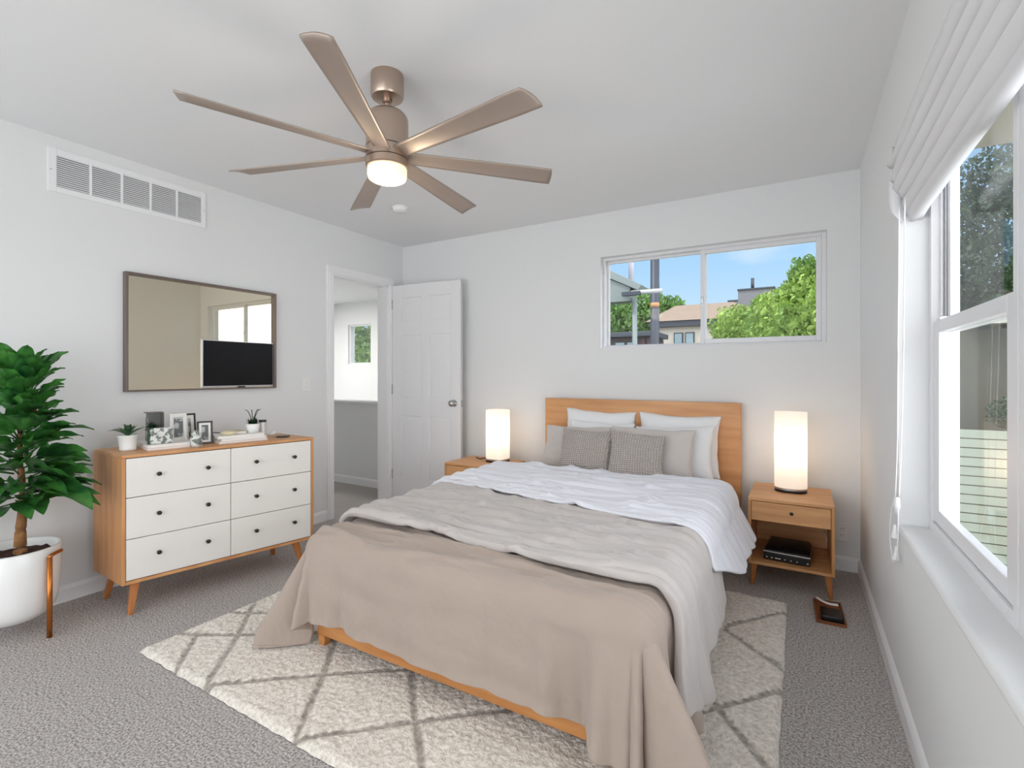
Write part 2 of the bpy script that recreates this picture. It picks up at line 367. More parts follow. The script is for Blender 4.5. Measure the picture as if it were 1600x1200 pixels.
# ================================================================== back window (horizontal slider)
FY = YB+.05
win = MB(); fw = .036
x0, x1, z0, z1 = WX0, WX1, WZ0, WZ1; xm0, xm1 = -.600, -.532
win.box((x0, FY, z0), (x0+.022, FY+.07, z1)); win.box((x1-.026, FY, z0), (x1, FY+.07, z1))
win.box((x0+.022, FY, z0), (x1-.026, FY+.07, z0+.016)); win.box((x0+.022, FY, z1-.022), (x1-.026, FY+.07, z1))
w1 = struct(win.build('window_1', M['vinyl'], bevel=.003), 'white sliding strip window high on the back wall', 'window')
def sash(x0, x1, z0, z1, y, t, w, wb, par, name='sash'):
    m = MB(); m.box((x0, y, z0), (x0+w, y+t, z1)); m.box((x1-w, y, z0), (x1, y+t, z1)); m.box((x0+w, y, z0), (x1-w, y+t, z0+wb)); m.box((x0+w, y, z1-w), (x1-w, y+t, z1))
    s_ = m.build(name, M['vinyl'], par, bevel=.003)
    m = MB(); m.box((x0+w-.002, y+t/2-.002, z0+wb-.002), (x1-w+.002, y+t/2+.002, z1-w+.002)); m.build('glass_pane', M['glass'], s_)
    return s_
sash(x0+.022, xm0+.03, z0+.016, z1-.022, FY+.036, .026, .018, .010, w1)
sash(xm0-.005, x1-.026, z0+.016, z1-.022, FY+.006, .028, .03, .034, w1)
m = MB(); m.box((xm0+.0, FY-.003, 1.70), (xm0+.014, FY+.006, 1.745)); m.build('window_latch', M['silver'], w1, bevel=.003)

# ================================================================== right window (double hung, two units)
def hung(y0, y1, name, lab):
    X = .405; m = MB(); zb, zt, zr = .672, RZ1, 1.375
    m.box((X, y0, zb-.028), (X+.078, y0+.028, zt)); m.box((X, y1-.028, zb-.028), (X+.078, y1, zt)); m.box((X, y0+.028, zb-.028), (X+.078, y1-.028, zb+.006)); m.box((X, y0+.028, zt-.03), (X+.078, y1-.028, zt))
    m.box((X+.036, y0+.028, zb), (X+.039, y0+.05, zt-.03)); m.box((X+.036, y1-.05, zb), (X+.039, y1-.028, zt-.03))
    for yy in (y0+.028, y1-.045): m.box((X+.024, yy, zr+.03), (X+.030, yy+.017, zt-.03))
    w_ = struct(m.build(name, M['vinyl'], bevel=.003), lab, 'window')
    def sh(xa, xb, ya, yb, za, zc, wl, wbot, wtop, nm):
        m = MB(); m.box((xa, ya, za), (xb, ya+wl, zc)); m.box((xa, yb-wl, za), (xb, yb, zc)); m.box((xa, ya+wl, za), (xb, yb-wl, za+wbot)); m.box((xa, ya+wl, zc-wtop), (xb, yb-wl, zc))
        s_ = m.build(nm, M['vinyl'], w_, bevel=.003)
        m = MB(); xm = (xa+xb)/2; m.box((xm-.002, ya+wl-.003, za+wbot-.003), (xm+.002, yb-wl+.003, zc-wtop+.003)); m.build('glass_pane', M['glass'], s_)
        return s_
    a = sh(X+.008, X+.034, y0+.03, y1-.03, zb+.008, zr+.012, .066, .05, .042, 'lower_sash')
    sh(X+.041, X+.067, y0+.03, y1-.03, zr-.03, zt-.032, .052, .042, .035, 'upper_sash')
    m = MB(); m.box((X+.006, y1-.12, zr+.010), (X+.03, y1-.08, zr+.022)); m.build('sash_lock', M['vinyl'], w_, bevel=.003)
    return w_
hung(1.46, 2.296, 'window_2', 'white double-hung window in the right wall recess')
hung(.254, 1.455, 'window_3', 'white double-hung window nearest the viewer on the right')

# ---- roman shade gathered at the head of the recess
bl = thing('roman_shade', 'white fabric roman shade gathered in folds above the right-hand window', 'blind', (.35, 1.3, 1.75))
m = MB(); m.box((.315, .27, 2.03), (.395, 2.285, 2.058)); m.build('headrail', M['blind'], bl)
def fold(xf, ztop, zbot, seed, nm='fold', ymin=.27, ymax=2.29, belly=.03):
    ny = 60; P = []
    for i in range(ny+1):
        y = ymin + (ymax-ymin)*i/ny
        sag = .004*sin(y*2.1+seed) + .003*noise.noise(Vector((y*3, seed, 0)))
        endf = max(0, (y-(ymax-.12))/.12)
        row = []
        for k in range(9):
            q = k/8; z = ztop + (zbot+sag-ztop)*q
            x = xf + .012 - belly*(q**1.6)*(1-max(0,(q-.86)/.14)**2*.55) + .0015*sin(y*5+seed+q*2)
            row.append((x, y - endf*.018*q*sin(seed*2), z - endf*.012*sin(seed+1)))
        row.append((xf+.030, row[-1][1], row[-1][2]+.004)); row.append((xf+.040, row[-1][1], row[-1][2]+.035))
        P.append(row)
    MBm = MB(); MBm.grid(P); return MBm.build(nm, M['blind'], bl, smooth=True, solid=.003)
for i, (xf, zt, zb) in enumerate(((.352, 2.045, 1.775), (.338, 2.05, 1.80), (.325, 2.052, 1.832), (.313, 2.055, 1.868), (.303, 2.057, 1.915), (.297, 2.06, 1.965))):
    fold(xf, zt, zb, i*1.7)
# side flap of loose fabric at the far end
m = MB(); P = []
for i in range(13):
    q = i/12; row = []
    for k in range(9):
        s_ = k/8; row.append((.292+.07*s_+.006*sin(q*6+s_*5), 2.30+.012*sin(s_*9+q*3)-.01*q, 2.05-(.22+.07*sin(s_*3.2+.3))*q))
    P.append(row)
m.grid(P); m.build('fabric_flap', M['blind'], bl, smooth=True, solid=.003)
# cords
cd = thing('blind_cord', 'thin white looped pull cord with tassel hanging beside the right window', 'cord', (.300, 2.25, .60))
def bez(pts, n=10):
    out = []
    P = [Vector(p) for p in pts]
    for i in range(len(P)-1):
        p0, p1, p2, p3 = P[max(i-1,0)], P[i], P[i+1], P[min(i+2,len(P)-1)]
        for k in range(n):
            t = k/n; out.append(.5*((2*p1)+(-p0+p2)*t+(2*p0-5*p1+4*p2-p3)*t*t+(-p0+3*p1-3*p2+p3)*t**3))
    out.append(P[-1]); return out
m = MB(); m.tube(bez([(.306,2.20,1.80),(.304,2.21,1.3),(.306,2.24,.95),(.303,2.26,.76)]), .0022, 6); m.build('pull_cord', M['cord'], cd, smooth=True)
m = MB(); m.tube(bez([(.31,2.12,1.80),(.308,2.13,1.3),(.307,2.17,.95),(.304,2.19,.77)]), .0022, 6); m.build('pull_cord', M['cord'], cd, smooth=True)
m = MB(); m.tube(bez([(.303,2.26,.76),(.300,2.33,.68),(.300,2.36,.58),(.300,2.30,.515),(.300,2.22,.53),(.301,2.19,.62),(.303,2.20,.72)]), .0022, 6); m.build('cord_loop', M['cord'], cd, smooth=True)
for (y, z) in ((2.265, .60), (2.235, .53)):
    m = MB(); m.lathe([(0,.05),(.004,.048),(.006,.03),(.013,.004),(.012,0),(0,0)], (.302, y, z), 16); m.build('tassel', M['cord'], cd, smooth=True)
m = MB(); m.lathe([(0,.06),(.008,.058),(.01,.03),(.008,0),(0,0)], (.303, 2.22, .70), 16); m.build('cord_cleat', M['cord'], cd, smooth=True)

# ================================================================== wall and ceiling fixtures
g = thing('return_air_vent', 'long white louvred air vent high on the left wall', 'vent', (XL+.006, 1.376, 2.15))
m = MB(); y0, y1, z0, z1 = .985, 1.767, 2.150, 2.378
m.box((XL+.0005, y0+.02, z0+.02), (XL+.002, y1-.02, z1-.02)); m.build('backing', M['dark'], g)
m = MB(); gy0, gy1, gz0, gz1 = y0+.035, y1-.028, z0+.03, z1-.032
m.box((XL, y0, z0), (XL+.007, gy0, z1)); m.box((XL, gy1, z0), (XL+.007, y1, z1)); m.box((XL, gy0, z0), (XL+.007, gy1, gz0)); m.box((XL, gy0, gz1), (XL+.007, gy1, z1))
for k in range(1, 5): yy = gy0+(gy1-gy0)*k/5; m.box((XL, yy-.006, gz0), (XL+.007, yy+.006, gz1))
m.build('grille_frame', M['trim'], g, bevel=.0015)
for k in range(5):
    a = gy0+(gy1-gy0)*k/5+.006*(k > 0); b = gy0+(gy1-gy0)*(k+1)/5-.006*(k < 4)
    m = MB(); ns = 15
    for j in range(ns):
        z = gz0+(gz1-gz0)*(j+.2)/ns; q = .0072
        m.hexa([(XL+.002, a, z+q), (XL+.0065, a, z), (XL+.0065, b, z), (XL+.002, b, z+q)], [(XL+.002, a, z+q+.0018), (XL+.0065, a, z+.0018), (XL+.0065, b, z+.0018), (XL+.002, b, z+q+.0018)])
    m.build('louvre_panel', M['trim'], g)
for yy in (y0+.012, y1-.01):
    m = MB(frame((XL+.007, yy, 2.263), 0) @ Matrix.Rotation(R(90), 4, 'Y')); m.lathe([(0,.002),(.003,.0015),(.004,0)], n=12); m.build('screw', M['silver'], g)

sd = thing('smoke_detector', 'round white smoke detector on the ceiling beyond the fan', 'smoke detector', (-2.566, 2.742, 2.40))
m = MB(); m.lathe([(0,-.036),(.035,-.036),(.05,-.03),(.055,-.02),(.055,-.012)], (-2.566,2.742,H), 36); m.build('cover', M['white'], sd, smooth=True)
m = MB(); m.lathe([(.055,-.013),(.063,-.012),(.063,0),(0,0)], (-2.566,2.742,H), 36); m.build('mounting_plate', M['white'], sd, smooth=True)
def plate(nm, lab, cat, origin, rotz, kind):
    F = frame(origin, rotz); t_ = thing(nm, lab, cat, origin)
    m = MB(F); m.box((-.035, -.006, -.057), (.035, 0, .057)); m.build('cover_plate', M['white'], t_, bevel=.002)
    if kind == 'switch':
        m = MB(F); m.box((-.006, -.013, -.012), (.006, -.006, .012)); m.build('toggle', M['white'], t_, bevel=.002)
        for z in (-.03, .03): m = MB(F); m.box((-.003, -.0075, z-.002), (.003, -.006, z+.002)); m.build('screw', M['silver'], t_)
    else:
        for z in (-.02, .02):
            m = MB(F); m.box((-.016, -.009, z-.013), (.016, -.006, z+.013)); s_ = m.build('socket', M['white'], t_, bevel=.003)
            m = MB(F); m.box((-.007, -.0095, z-.004), (-.005, -.009, z+.006)); m.box((.005, -.0095, z-.004), (.007, -.009, z+.006)); m.build('slot', M['dark'], s_)
plate('light_switch', 'white light switch plate on the left wall between mirror and doorway', 'light switch', (XL, 2.53, 1.12), R(90), 'switch')
plate('wall_outlet', 'white outlet plate low on the back wall right of the right-hand nightstand', 'outlet', (.225, YB, .235), 0, 'outlet')

# ================================================================== mirror and small screen
mr = thing('wall_mirror', 'wide rectangular mirror in thin bronze-grey frame above the dresser', 'mirror', (XL, 1.78, 1.096))
my0, my1, mz0, mz1 = 1.312, 2.252, 1.098, 1.789
m = MB(); fwd = .016
for a, b in (((my0, mz0), (my0+fwd, mz1)), ((my1-fwd, mz0), (my1, mz1)), ((my0+fwd, mz0), (my1-fwd, mz0+fwd*.6)), ((my0+fwd, mz1-fwd), (my1-fwd, mz1))):
    m.box((XL, a[0], a[1]), (XL+.034, b[0], b[1]))
M['frame'] = mat('bronze_frame', (118,106,100), .35, .6, bump=.02)
m.build('frame', M['frame'], mr, bevel=.002)
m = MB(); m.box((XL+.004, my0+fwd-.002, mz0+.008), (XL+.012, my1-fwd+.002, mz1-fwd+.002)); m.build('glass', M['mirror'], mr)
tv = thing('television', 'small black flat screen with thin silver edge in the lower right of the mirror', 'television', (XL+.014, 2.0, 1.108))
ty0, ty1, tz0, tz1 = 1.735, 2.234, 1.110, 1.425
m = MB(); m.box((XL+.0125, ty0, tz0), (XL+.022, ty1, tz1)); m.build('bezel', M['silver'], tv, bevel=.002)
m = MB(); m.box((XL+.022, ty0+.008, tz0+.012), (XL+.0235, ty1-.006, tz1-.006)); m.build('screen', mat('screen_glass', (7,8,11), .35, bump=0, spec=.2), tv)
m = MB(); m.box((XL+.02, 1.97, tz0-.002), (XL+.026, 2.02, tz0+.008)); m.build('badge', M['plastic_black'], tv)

# ================================================================== ceiling fan
FX, FYY = -1.477, 1.503
fan = thing('ceiling_fan', 'brushed bronze ceiling fan with seven long blades and lit dome', 'ceiling fan', (FX, FYY, 2.0))
m = MB(); m.lathe([(0,0),(.066,0),(.067,-.004),(.067,-.088),(.062,-.096),(.03,-.100),(0,-.1)], (FX,FYY,H), 48); m.build('canopy', M['nickel'], fan, smooth=2)
m = MB(); m.tube([(FX,FYY,2.36),(FX,FYY,2.28)], .0125, 20); m.lathe([(.012,.075),(.02,.07),(.02,.05),(.0125,.045),(.0125,.02),(.022,.016),(.026,.005),(.012,.004)], (FX,FYY,2.275), 24); m.build('downrod', M['nickel'], fan, smooth=2)
m = MB(); m.lathe([(0,2.283),(.062,2.282),(.072,2.278),(.079,2.270),(.0845,2.258),(.086,2.245),(.086,2.135),(0,2.135)], (FX,FYY,0), 64); m.build('motor_housing', M['nickel'], fan, smooth=2)
m = MB(); m.lathe([(0,2.1345),(.083,2.1345),(.083,2.1315),(0,2.1315)], (FX,FYY,0), 64); m.build('seam_ring', M['dark'], fan, smooth=2)
m = MB(); m.lathe([(0,2.131),(.087,2.131),(.087,2.088),(0,2.088)], (FX,FYY,0), 64); m.build('blade_hub', M['nickel'], fan, smooth=2)
m = MB(); m.lathe([(0,2.0875),(.084,2.0875),(.084,2.085),(0,2.085)], (FX,FYY,0), 64); m.build('seam_ring', M['dark'], fan)
m = MB(); m.lathe([(0,2.0845),(.087,2.0845),(.087,2.058),(.083,2.054),(0,2.054)], (FX,FYY,0), 64); m.build('light_kit', M['nickel'], fan, smooth=2)
m = MB(); m.lathe([(.078,2.0535),(.080,2.05),(.080,2.022),(.076,2.010),(.064,2.003),(.03,2.0),(0,1.9995)], (FX,FYY,0), 48); m.build('light_dome', M['fanlight'], fan, smooth=2)
for a in (-60.3, -6.5, 47.5, 97.5, 146, 197, 248.5):
    A = frame((FX, FYY, 2.108), R(a)) @ Matrix.Rotation(R(-13), 4, 'X')
    m = MB(A); n = 22; top = []; 
    P = []
    for i in range(n+1):
        q = i/n; x = .05 + (.725-.05)*q
        hw = .036 + .016*min(1, q*1.15)
        row = []
        for k in range(9):
            s_ = -1+2*k/8
            xx = x + (.006*(1-s_*s_) + .012*s_)*max(0, (q-.9)/.1)
            row.append((xx, s_*hw, .006*(1-s_*s_)))
        P.append(row)
    m.grid(P); m.build('blade', M['blade'], fan, smooth=True, solid=.006)
ld = bpy.data.lights.new('fan_bulb', 'POINT'); ld.energy = 3; ld.color = (1,.86,.66); ld.shadow_soft_size = .07
lo = bpy.data.objects.new('fan_bulb', ld); C.objects.link(lo); lo.parent = fan; lo.location = (0, 0, -.085)

# ================================================================== dresser
FLc, FRc, BLc = Vector((-2.872,1.12,0)), Vector((-2.662,2.062,0)), Vector((-3.245,1.14,0))
U = FRc-FLc; V = BLc-FLc; ul = U.length; vl = V.length; Un = U.normalized(); Vn = V.normalized()
DM = Matrix(((Un.x, Vn.x, 0, FLc.x), (Un.y, Vn.y, 0, FLc.y), (0, 0, 1, 0), (0, 0, 0, 1)))
dz0, dz1 = .157, .800
dr = thing('dresser', 'oak six-drawer dresser with off-white drawer fronts on splayed legs, left wall', 'dresser', tuple(FLc+U/2+V/2))
m = MB(DM); T = .016
m.box((0, 0, dz1-T), (ul, vl, dz1)); m.build('top', M['oak_y'], dr, bevel=.002)
m = MB(DM); m.box((0, 0, dz0), (T, vl, dz1-T)); m.build('side_panel', M['oak_z'], dr, bevel=.0015)
m = MB(DM); m.box((ul-T, 0, dz0), (ul, vl, dz1-T)); m.build('side_panel', M['oak_z'], dr, bevel=.0015)
m = MB(DM); m.box((T, 0, dz0), (ul-T, vl, dz0+T)); m.build('bottom_panel', M['oak_y'], dr, bevel=.0015)
m = MB(DM); m.box((T, vl-.01, dz0+T), (ul-T, vl-.002, dz1-T)); m.build('back_panel', M['oak_z'], dr)
m = MB(DM); m.box((T, .02, dz0+T), (ul-T, .03, dz1-T)); m.build('inner_divider', M['dark'], dr)
sp = ul*.506; zz = [dz0+T+.002, .380, .586, dz1-T-.002]; g_ = .0018
for ci, (a, b) in enumerate(((T+.002, sp-g_), (sp+g_, ul-T-.002))):
    for ri in range(3):
        m = MB(DM); m.box((a, .001, zz[ri]+g_), (b, .019, zz[ri+1]-g_)); d = m.build('drawer', M['drawer'], dr, bevel=.0015)
        for s_ in ((.152, .381) if ci == 0 else (.638, .866)):
            z = (.291, .492, .692)[ri]
            m = MB(DM @ Matrix.Translation((s_*ul, .001, z)) @ Matrix.Rotation(R(90), 4, 'X'))
            m.lathe([(.0045,0),(.004,.012),(.0095,.016),(.011,.021),(.0095,.026),(0,.027)], n=20); m.build('knob', M['black'], d, smooth=True)
def leg(par, x, y, ztop, zbot, dx, dy, w0, w1, mt, Mx=Matrix(), nm='leg'):
    m = MB(Mx); a = w0/2; b = w1/2
    m.hexa([(x+dx-b, y+dy-b, zbot), (x+dx+b, y+dy-b, zbot), (x+dx+b, y+dy+b, zbot), (x+dx-b, y+dy+b, zbot)], [(x-a, y-a, ztop), (x+a, y-a, ztop), (x+a, y+a, ztop), (x-a, y+a, ztop)])
    return m.build(nm, mt, par, bevel=.004)
for x, y, dx, dy in ((.07, .05, -.03, -.03), (ul-.09, .05, .03, -.03), (.07, vl-.06, -.03, .03), (ul-.09, vl-.06, .03, .03)): leg(dr, x, y, dz0, 0, dx, dy, .036, .020, M['legwood'], DM)

# ---- things on the dresser top; local x along the front, y to the wall
def D(s, t, z=0): return DM @ Vector((s*ul, t*vl, .8+z))
DYAW = atan2(Un.y, Un.x)
def blade_leaf(m, base, az, length, width, rise, droop, n=8):
    P = []; base = Vector(base); d = Vector((cos(az), sin(az), 0)); s_ = Vector((-sin(az), cos(az), 0))
    for i in range(n+1):
        q = i/n; p = base + d*length*q*cos(rise)*(1) + Vector((0,0, length*(q*sin(rise) - droop*q*q)))
        wd = width*(sin(pi*min(1, .12+.88*q)**.75)*.9+.1)*(1-q**5)
        P.append([p - s_*wd + Vector((0,0,wd*.5)), p, p + s_*wd + Vector((0,0,wd*.5))])
    m.grid(P)
p = D(.09, .52); sc = thing('potted_aloe', 'spiky aloe in a ribbed white pot at the left end of the dresser', 'potted plant', tuple(p))
m = MB(); m.lathe([(0,0),(.036,0),(.038,.012),(.036,.016),(.045,.075),(.048,.08),(.043,.082),(.040,.07),(0,.07)], tuple(p), 40); pot = m.build('pot', M['white'], sc, smooth=True)
m = MB(); m.lathe([(0,.001),(.040,0)], (p.x, p.y, p.z+.0705), 24); m.build('soil', M['soil'], sc)
m = MB()
for k in range(15): az = k*2.399; r_ = random.random(); blade_leaf(m, (p.x, p.y, p.z+.072), az, .095+.045*r_, .007+.003*(k%3), 1.35-.55*(k%4)/3, .25+.35*r_)
m.build('leaves', M['succ'], sc, smooth=True, solid=.0015)
grp = 'thin white books under the photo block'
def book(s0, s1, t0, t1, z0, z1, mt, lab, yaw=0, group=None):
    c_ = D((s0+s1)/2, (t0+t1)/2, z0); F = frame(c_, DYAW+yaw); hw = (s1-s0)*ul/2; hd = (t1-t0)*vl/2
    o = thing('book', lab, 'book', tuple(c_), group); h = z1-z0
    m = MB(F); m.box((-hw, -hd, 0), (hw, hd, .0022)); m.box((-hw, -hd, h-.0022), (hw, hd, h)); m.box((-hw, hd-.003, .0022), (hw, hd, h-.0022)); m.build('cover', mt, o, bevel=.0008)
    m = MB(F); m.box((-hw+.003, -hd+.003, .0022), (hw-.003, hd-.003, h-.0022)); m.build('pages', M['paper'], o)
    return o
M['bk_pink'] = mat('pale_pink_cover', (226,212,206), .5, bump=.01); M['bk_white'] = mat('white_cover', (238,236,233), .5, bump=.01)
M['bk_dark'] = mat('dark_cover', (70,64,62), .5, bump=.01)
book(.16, .385, .24, .92, 0, .013, M['bk_pink'], 'slim white book under the leaf-print block, lower of the two', group='thin white books, left stack')
book(.16, .380, .24, .92, .013, .028, M['bk_white'], 'slim white book directly under the leaf-print block, upper of the two', group='thin white books, left stack')
# leaf print block
c_ = D(.212, .33, .028); F = frame(c_, DYAW)
pb = thing('photo_block', 'white block with grey leaf print and green side, standing on the thin books', 'decor block', tuple(c_))
m = MB(F); m.box((-.052, -.014, 0), (.055, .014, .086)); m.build('block', M['pattern'], pb, bevel=.012, seg=4)
m = MB(F); m.box((-.057, -.015, 0), (-.0525, .015, .09)); m.build('green_edge', mat('green_edge', (50,74,50), .5, bump=.01), pb)
# small bush behind it
c_ = D(.205, .56, .028); bs = thing('potted_succulent', 'small leafy green succulent behind the leaf-print block', 'potted plant', tuple(c_))
m = MB(); m.lathe([(0,0),(.022,0),(.026,.06),(.023,.062),(0,.058)], tuple(c_), 24); m.build('pot', M['white'], bs, smooth=True)
m = MB()
for k in range(46): blade_leaf(m, (c_.x, c_.y, c_.z+.06), k*2.399, .045+.035*random.random(), .006, 1.35-.022*k, .15)
m.build('leaves', M['succ_dark'], bs, smooth=True)
# grey magazine file
c_ = D(.250, .80, .028); F = frame(c_, DYAW)
gf = thing('magazine_holder', 'open grey box file standing behind the leaf-print block', 'box file', tuple(c_))
m = MB(F); m.box((-.037, -.035, 0), (-.034, .03, .13)); m.box((.034, -.035, 0), (.037, .03, .155)); m.box((-.034, .027, 0), (.034, .03, .155)); m.box((-.034, -.035, 0), (.034, .027, .003)); m.build('shell', M['grey_card'], gf)
m = MB(F); m.box((-.045, -.03, .1555), (.037, .03, .160)); m.build('lid', mat('grey_lid', (120,112,106), .6, bump=.01), gf)
def pframe(s, t, z, w_, h_, fr, bd, mt, matc, lab, yaw=0, lean=.12, inner=.018):
    c_ = D(s, t, z); F = frame(c_, DYAW+yaw, -lean)
    o = thing('picture_frame', lab, 'picture frame', tuple(c_)); a = w_/2
    m = MB(F); m.box((-a, -bd/2, 0), (-a+fr, bd/2, h_)); m.box((a-fr, -bd/2, 0), (a, bd/2, h_)); m.box((-a+fr, -bd/2, 0), (a-fr, bd/2, fr)); m.box((-a+fr, -bd/2, h_-fr), (a-fr, bd/2, h_)); m.build('frame', mt, o, bevel=.0015)
    m = MB(F); m.box((-a+fr, -bd/4, fr), (a-fr, bd/4, h_-fr)); m.build('mat_board', matc, o)
    m = MB(F); i = fr+inner; m.box((-a+i, -bd/4-.001, i), (a-i, -bd/4, h_-i)); m.build('photograph', M['photo'], o)
    m = MB(F); m.hexa([(-.02, bd/2+.03, .002), (.02, bd/2+.03, .002), (.02, bd/2+.033, .002), (-.02, bd/2+.033, .002)], [(-.02, bd/2, h_*.7), (.02, bd/2, h_*.7), (.02, bd/2+.003, h_*.7), (-.02, bd/2+.003, h_*.7)]); m.build('easel_back', M['black'], o)
pframe(.330, .55, .028, .080, .150, .012, .012, M['off'], M['off'], 'tall off-white picture frame with grey photo, on the thin books', lean=.08, inner=.006)
pframe(.415, .72, 0, .07, .172, .010, .012, M['black'], M['paper'], 'black picture frame standing half hidden behind the other black frame', yaw=.25, lean=.1)
pframe(.448, .45, 0, .078, .130, .010, .012, M['black'], M['paper'], 'small black picture frame with white mat, leaning on the dresser', yaw=-.12, lean=.10, inner=.012)
c_ = D(.362, .2); vs = thing('vase', 'small white vase with raised leaf relief in front of the tall frame', 'vase', tuple(c_))
m = MB(); m.lathe([(0,0),(.026,0),(.028,.02),(.028,.05),(.02,.07),(.012,.085),(.008,.09),(0,.09)], tuple(c_), 28); m.build('body', M['pattern'], vs, smooth=True)
m = MB()
for k in range(14): blade_leaf(m, (c_.x, c_.y, c_.z+.045), k*2.399, .045, .009, 1.1-.03*k, .1)
m.build('relief_leaves', mat('pale_leaf', (206,208,196), .5, bump=.02), vs, smooth=True, solid=.001)
# right hand stack
gb = 'books stacked under the cream dish'
book(.50, .775, .22, .75, 0, .013, M['bk_pink'], 'thin pink-edged book, bottom of the stack under the cream dish', group=gb)
book(.51, .77, .24, .75, .013, .027, M['bk_white'], 'thin white book, middle of the stack under the cream dish', .03, gb)
book(.50, .765, .26, .78, .027, .042, M['bk_white'], 'thin white book, topmost under the cream dish and small pot', -.03, gb)
book(.60, .69, .45, .80, .042, .056, M['gold'], 'small tan book behind the cream dish on the right stack')
c_ = D(.575, .45, .042); ds = thing('dish', 'shallow cream lidded dish with dark handle on the stack of books', 'dish', tuple(c_))
m = MB(); m.lathe([(0,0),(.038,0),(.05,.008),(.052,.014),(.03,.021),(0,.024)], tuple(c_), 32, sx=1.0, sy=.8); m.build('bowl', M['cream'], ds, smooth=True)
m = MB(frame(c_, DYAW)); m.tube([(-.045,0,.014),(-.085,.0,.018)], .003); m.build('handle', M['bk_dark'], ds, smooth=True)
c_ = D(.725, .50, .042); p2 = thing('potted_grass', 'dark green tufted plant with curling stems in a white pot on the books', 'potted plant', tuple(c_))
m = MB(); m.lathe([(0,0),(.033,0),(.038,.03),(.038,.052),(.034,.054),(.033,.045),(0,.045)], tuple(c_), 36); m.build('pot', M['white'], p2, smooth=True)
m = MB(); m.lathe([(0,0),(.032,0)], (c_.x, c_.y, c_.z+.047), 24); m.build('soil', M['soil'], p2)
m = MB()
for k in range(70): blade_leaf(m, (c_.x+.015*cos(k), c_.y+.015*sin(k*1.7), c_.z+.046), k*2.399, .03+.035*random.random(), .004, 1.45-.012*k, .1)
m.build('leaves', M['succ_dark'], p2, smooth=True)
for (dx, dy, lx) in ((-.02, -.012, -1), (.0, 0, -.2), (.015, .012, 1), (.024, .0, .7)):
    q = Vector(c_); dv = Vector((Un.x, Un.y, 0))
    m = MB(); m.tube(bez([q+Vector((dx*.4,dy*.4,.05)), q+dv*lx*.012+Vector((0,0,.09)), q+dv*lx*.03+Vector((0,0,.132)), q+dv*lx*.045+Vector((0,0,.138))], 5), .0022, 6); m.build('stem', M['succ_dark'], p2, smooth=True)
c_ = D(.80, .58); cn = thing('canister', 'slim silver-white canister with black lid at the right end of the dresser', 'canister', tuple(c_))
m = MB(); m.lathe([(0,0),(.024,0),(.025,.002),(.025,.098),(0,.098)], tuple(c_), 32); m.build('body', mat('satin_silver', (205,205,203), .3, .4, bump=.01), cn)
m = MB(); m.lathe([(0,.098),(.022,.098),(.022,.112),(0,.112)], tuple(c_), 32); m.build('lid', M['black'], cn)
c_ = D(.895, .42); tray = tag(MB().lathe([(0,0),(.036,0),(.042,.006),(.04,.007),(0,.004)], tuple(c_), 32).build('coaster', M['black'], smooth=True), 'round black coaster at the right end of the dresser', 'coaster')
c_ = D(.862, .50, .006); m = MB(frame(c_, DYAW, 0, -.5)); m.lathe([(0,.003),(.012,.004),(.024,.012),(.026,.02),(.022,.02),(.01,.01),(0,.008)], (0,0,.009), 28)
tag(m.build('bowl', M['white'], smooth=True), 'tiny white bowl tipped on the black coaster', 'bowl')

# ================================================================== potted fig and its stand
PX, PY = -3.125, .80
fp = thing('potted_fig', 'tall large-leaved fig in a rounded white planter at the far left', 'potted plant', (PX, PY, .07))
m = MB(); m.lathe([(0,.07),(.07,.071),(.115,.085),(.145,.12),(.158,.18),(.163,.28),(.165,.395),(.160,.402),(.154,.395),(.152,.355),(0,.355)], (PX,PY,0), 56); m.build('planter', M['white'], fp, smooth=True)
m = MB(); P = [[(PX+.1515*(i/8)*cos(2*pi*j/40), PY+.1515*(i/8)*sin(2*pi*j/40), .362+.012*noise.noise(Vector((i*.7*cos(j*.157), i*.7*sin(j*.157), 2)))) for j in range(41)] for i in range(9)]
m.grid(P); m.build('soil', M['soil'], fp, smooth=True)
tx, ty = PX-.03, PY+.03
m = MB(); m.tube(bez([(tx,ty,.35),(tx+.004,ty,.46),(tx-.004,ty+.01,.60),(tx,ty,.85),(tx+.01,ty,1.25)], 6), .026, 14, .006); m.build('trunk', M['trunk'], fp, smooth=True)
def big_leaf(m, base, az, el, length, width, roll=0, droop=.5, stem=.05):
    base = Vector(base); d = Vector((cos(az)*cos(el), sin(az)*cos(el), sin(el)))
    s_ = Vector((-sin(az), cos(az), 0)); up = d.cross(s_)*-1
    if up.z < 0: up = -up
    s_ = (s_*cos(roll) + up*sin(roll)).normalized(); up = s_.cross(d).normalized()
    if up.z < 0: up = -up
    n = 10; P = []
    for i in range(n+1):
        q = i/n; c = base + d*(stem+length*q) - Vector((0,0,1))*droop*length*q*q*.6
        wd = width*(max(0, sin(pi*(q**.8)))**.75)*(1-.25*q) + .001
        row = []
        for k in (-1, -.66, -.33, 0, .33, .66, 1):
            wav = .006*sin(q*14+k*3)*abs(k)
            row.append(c + s_*wd*k + up*(abs(k)**1.3*wd*.38 + wav))
        P.append(row)
    m.grid(P)
    m.tube([base, base+d*stem*.6, base+d*(stem+.01)], .0035, 5)
random.seed(11); m = MB()
def wall_ok(az): return cos(az) > -.35
nl = 0
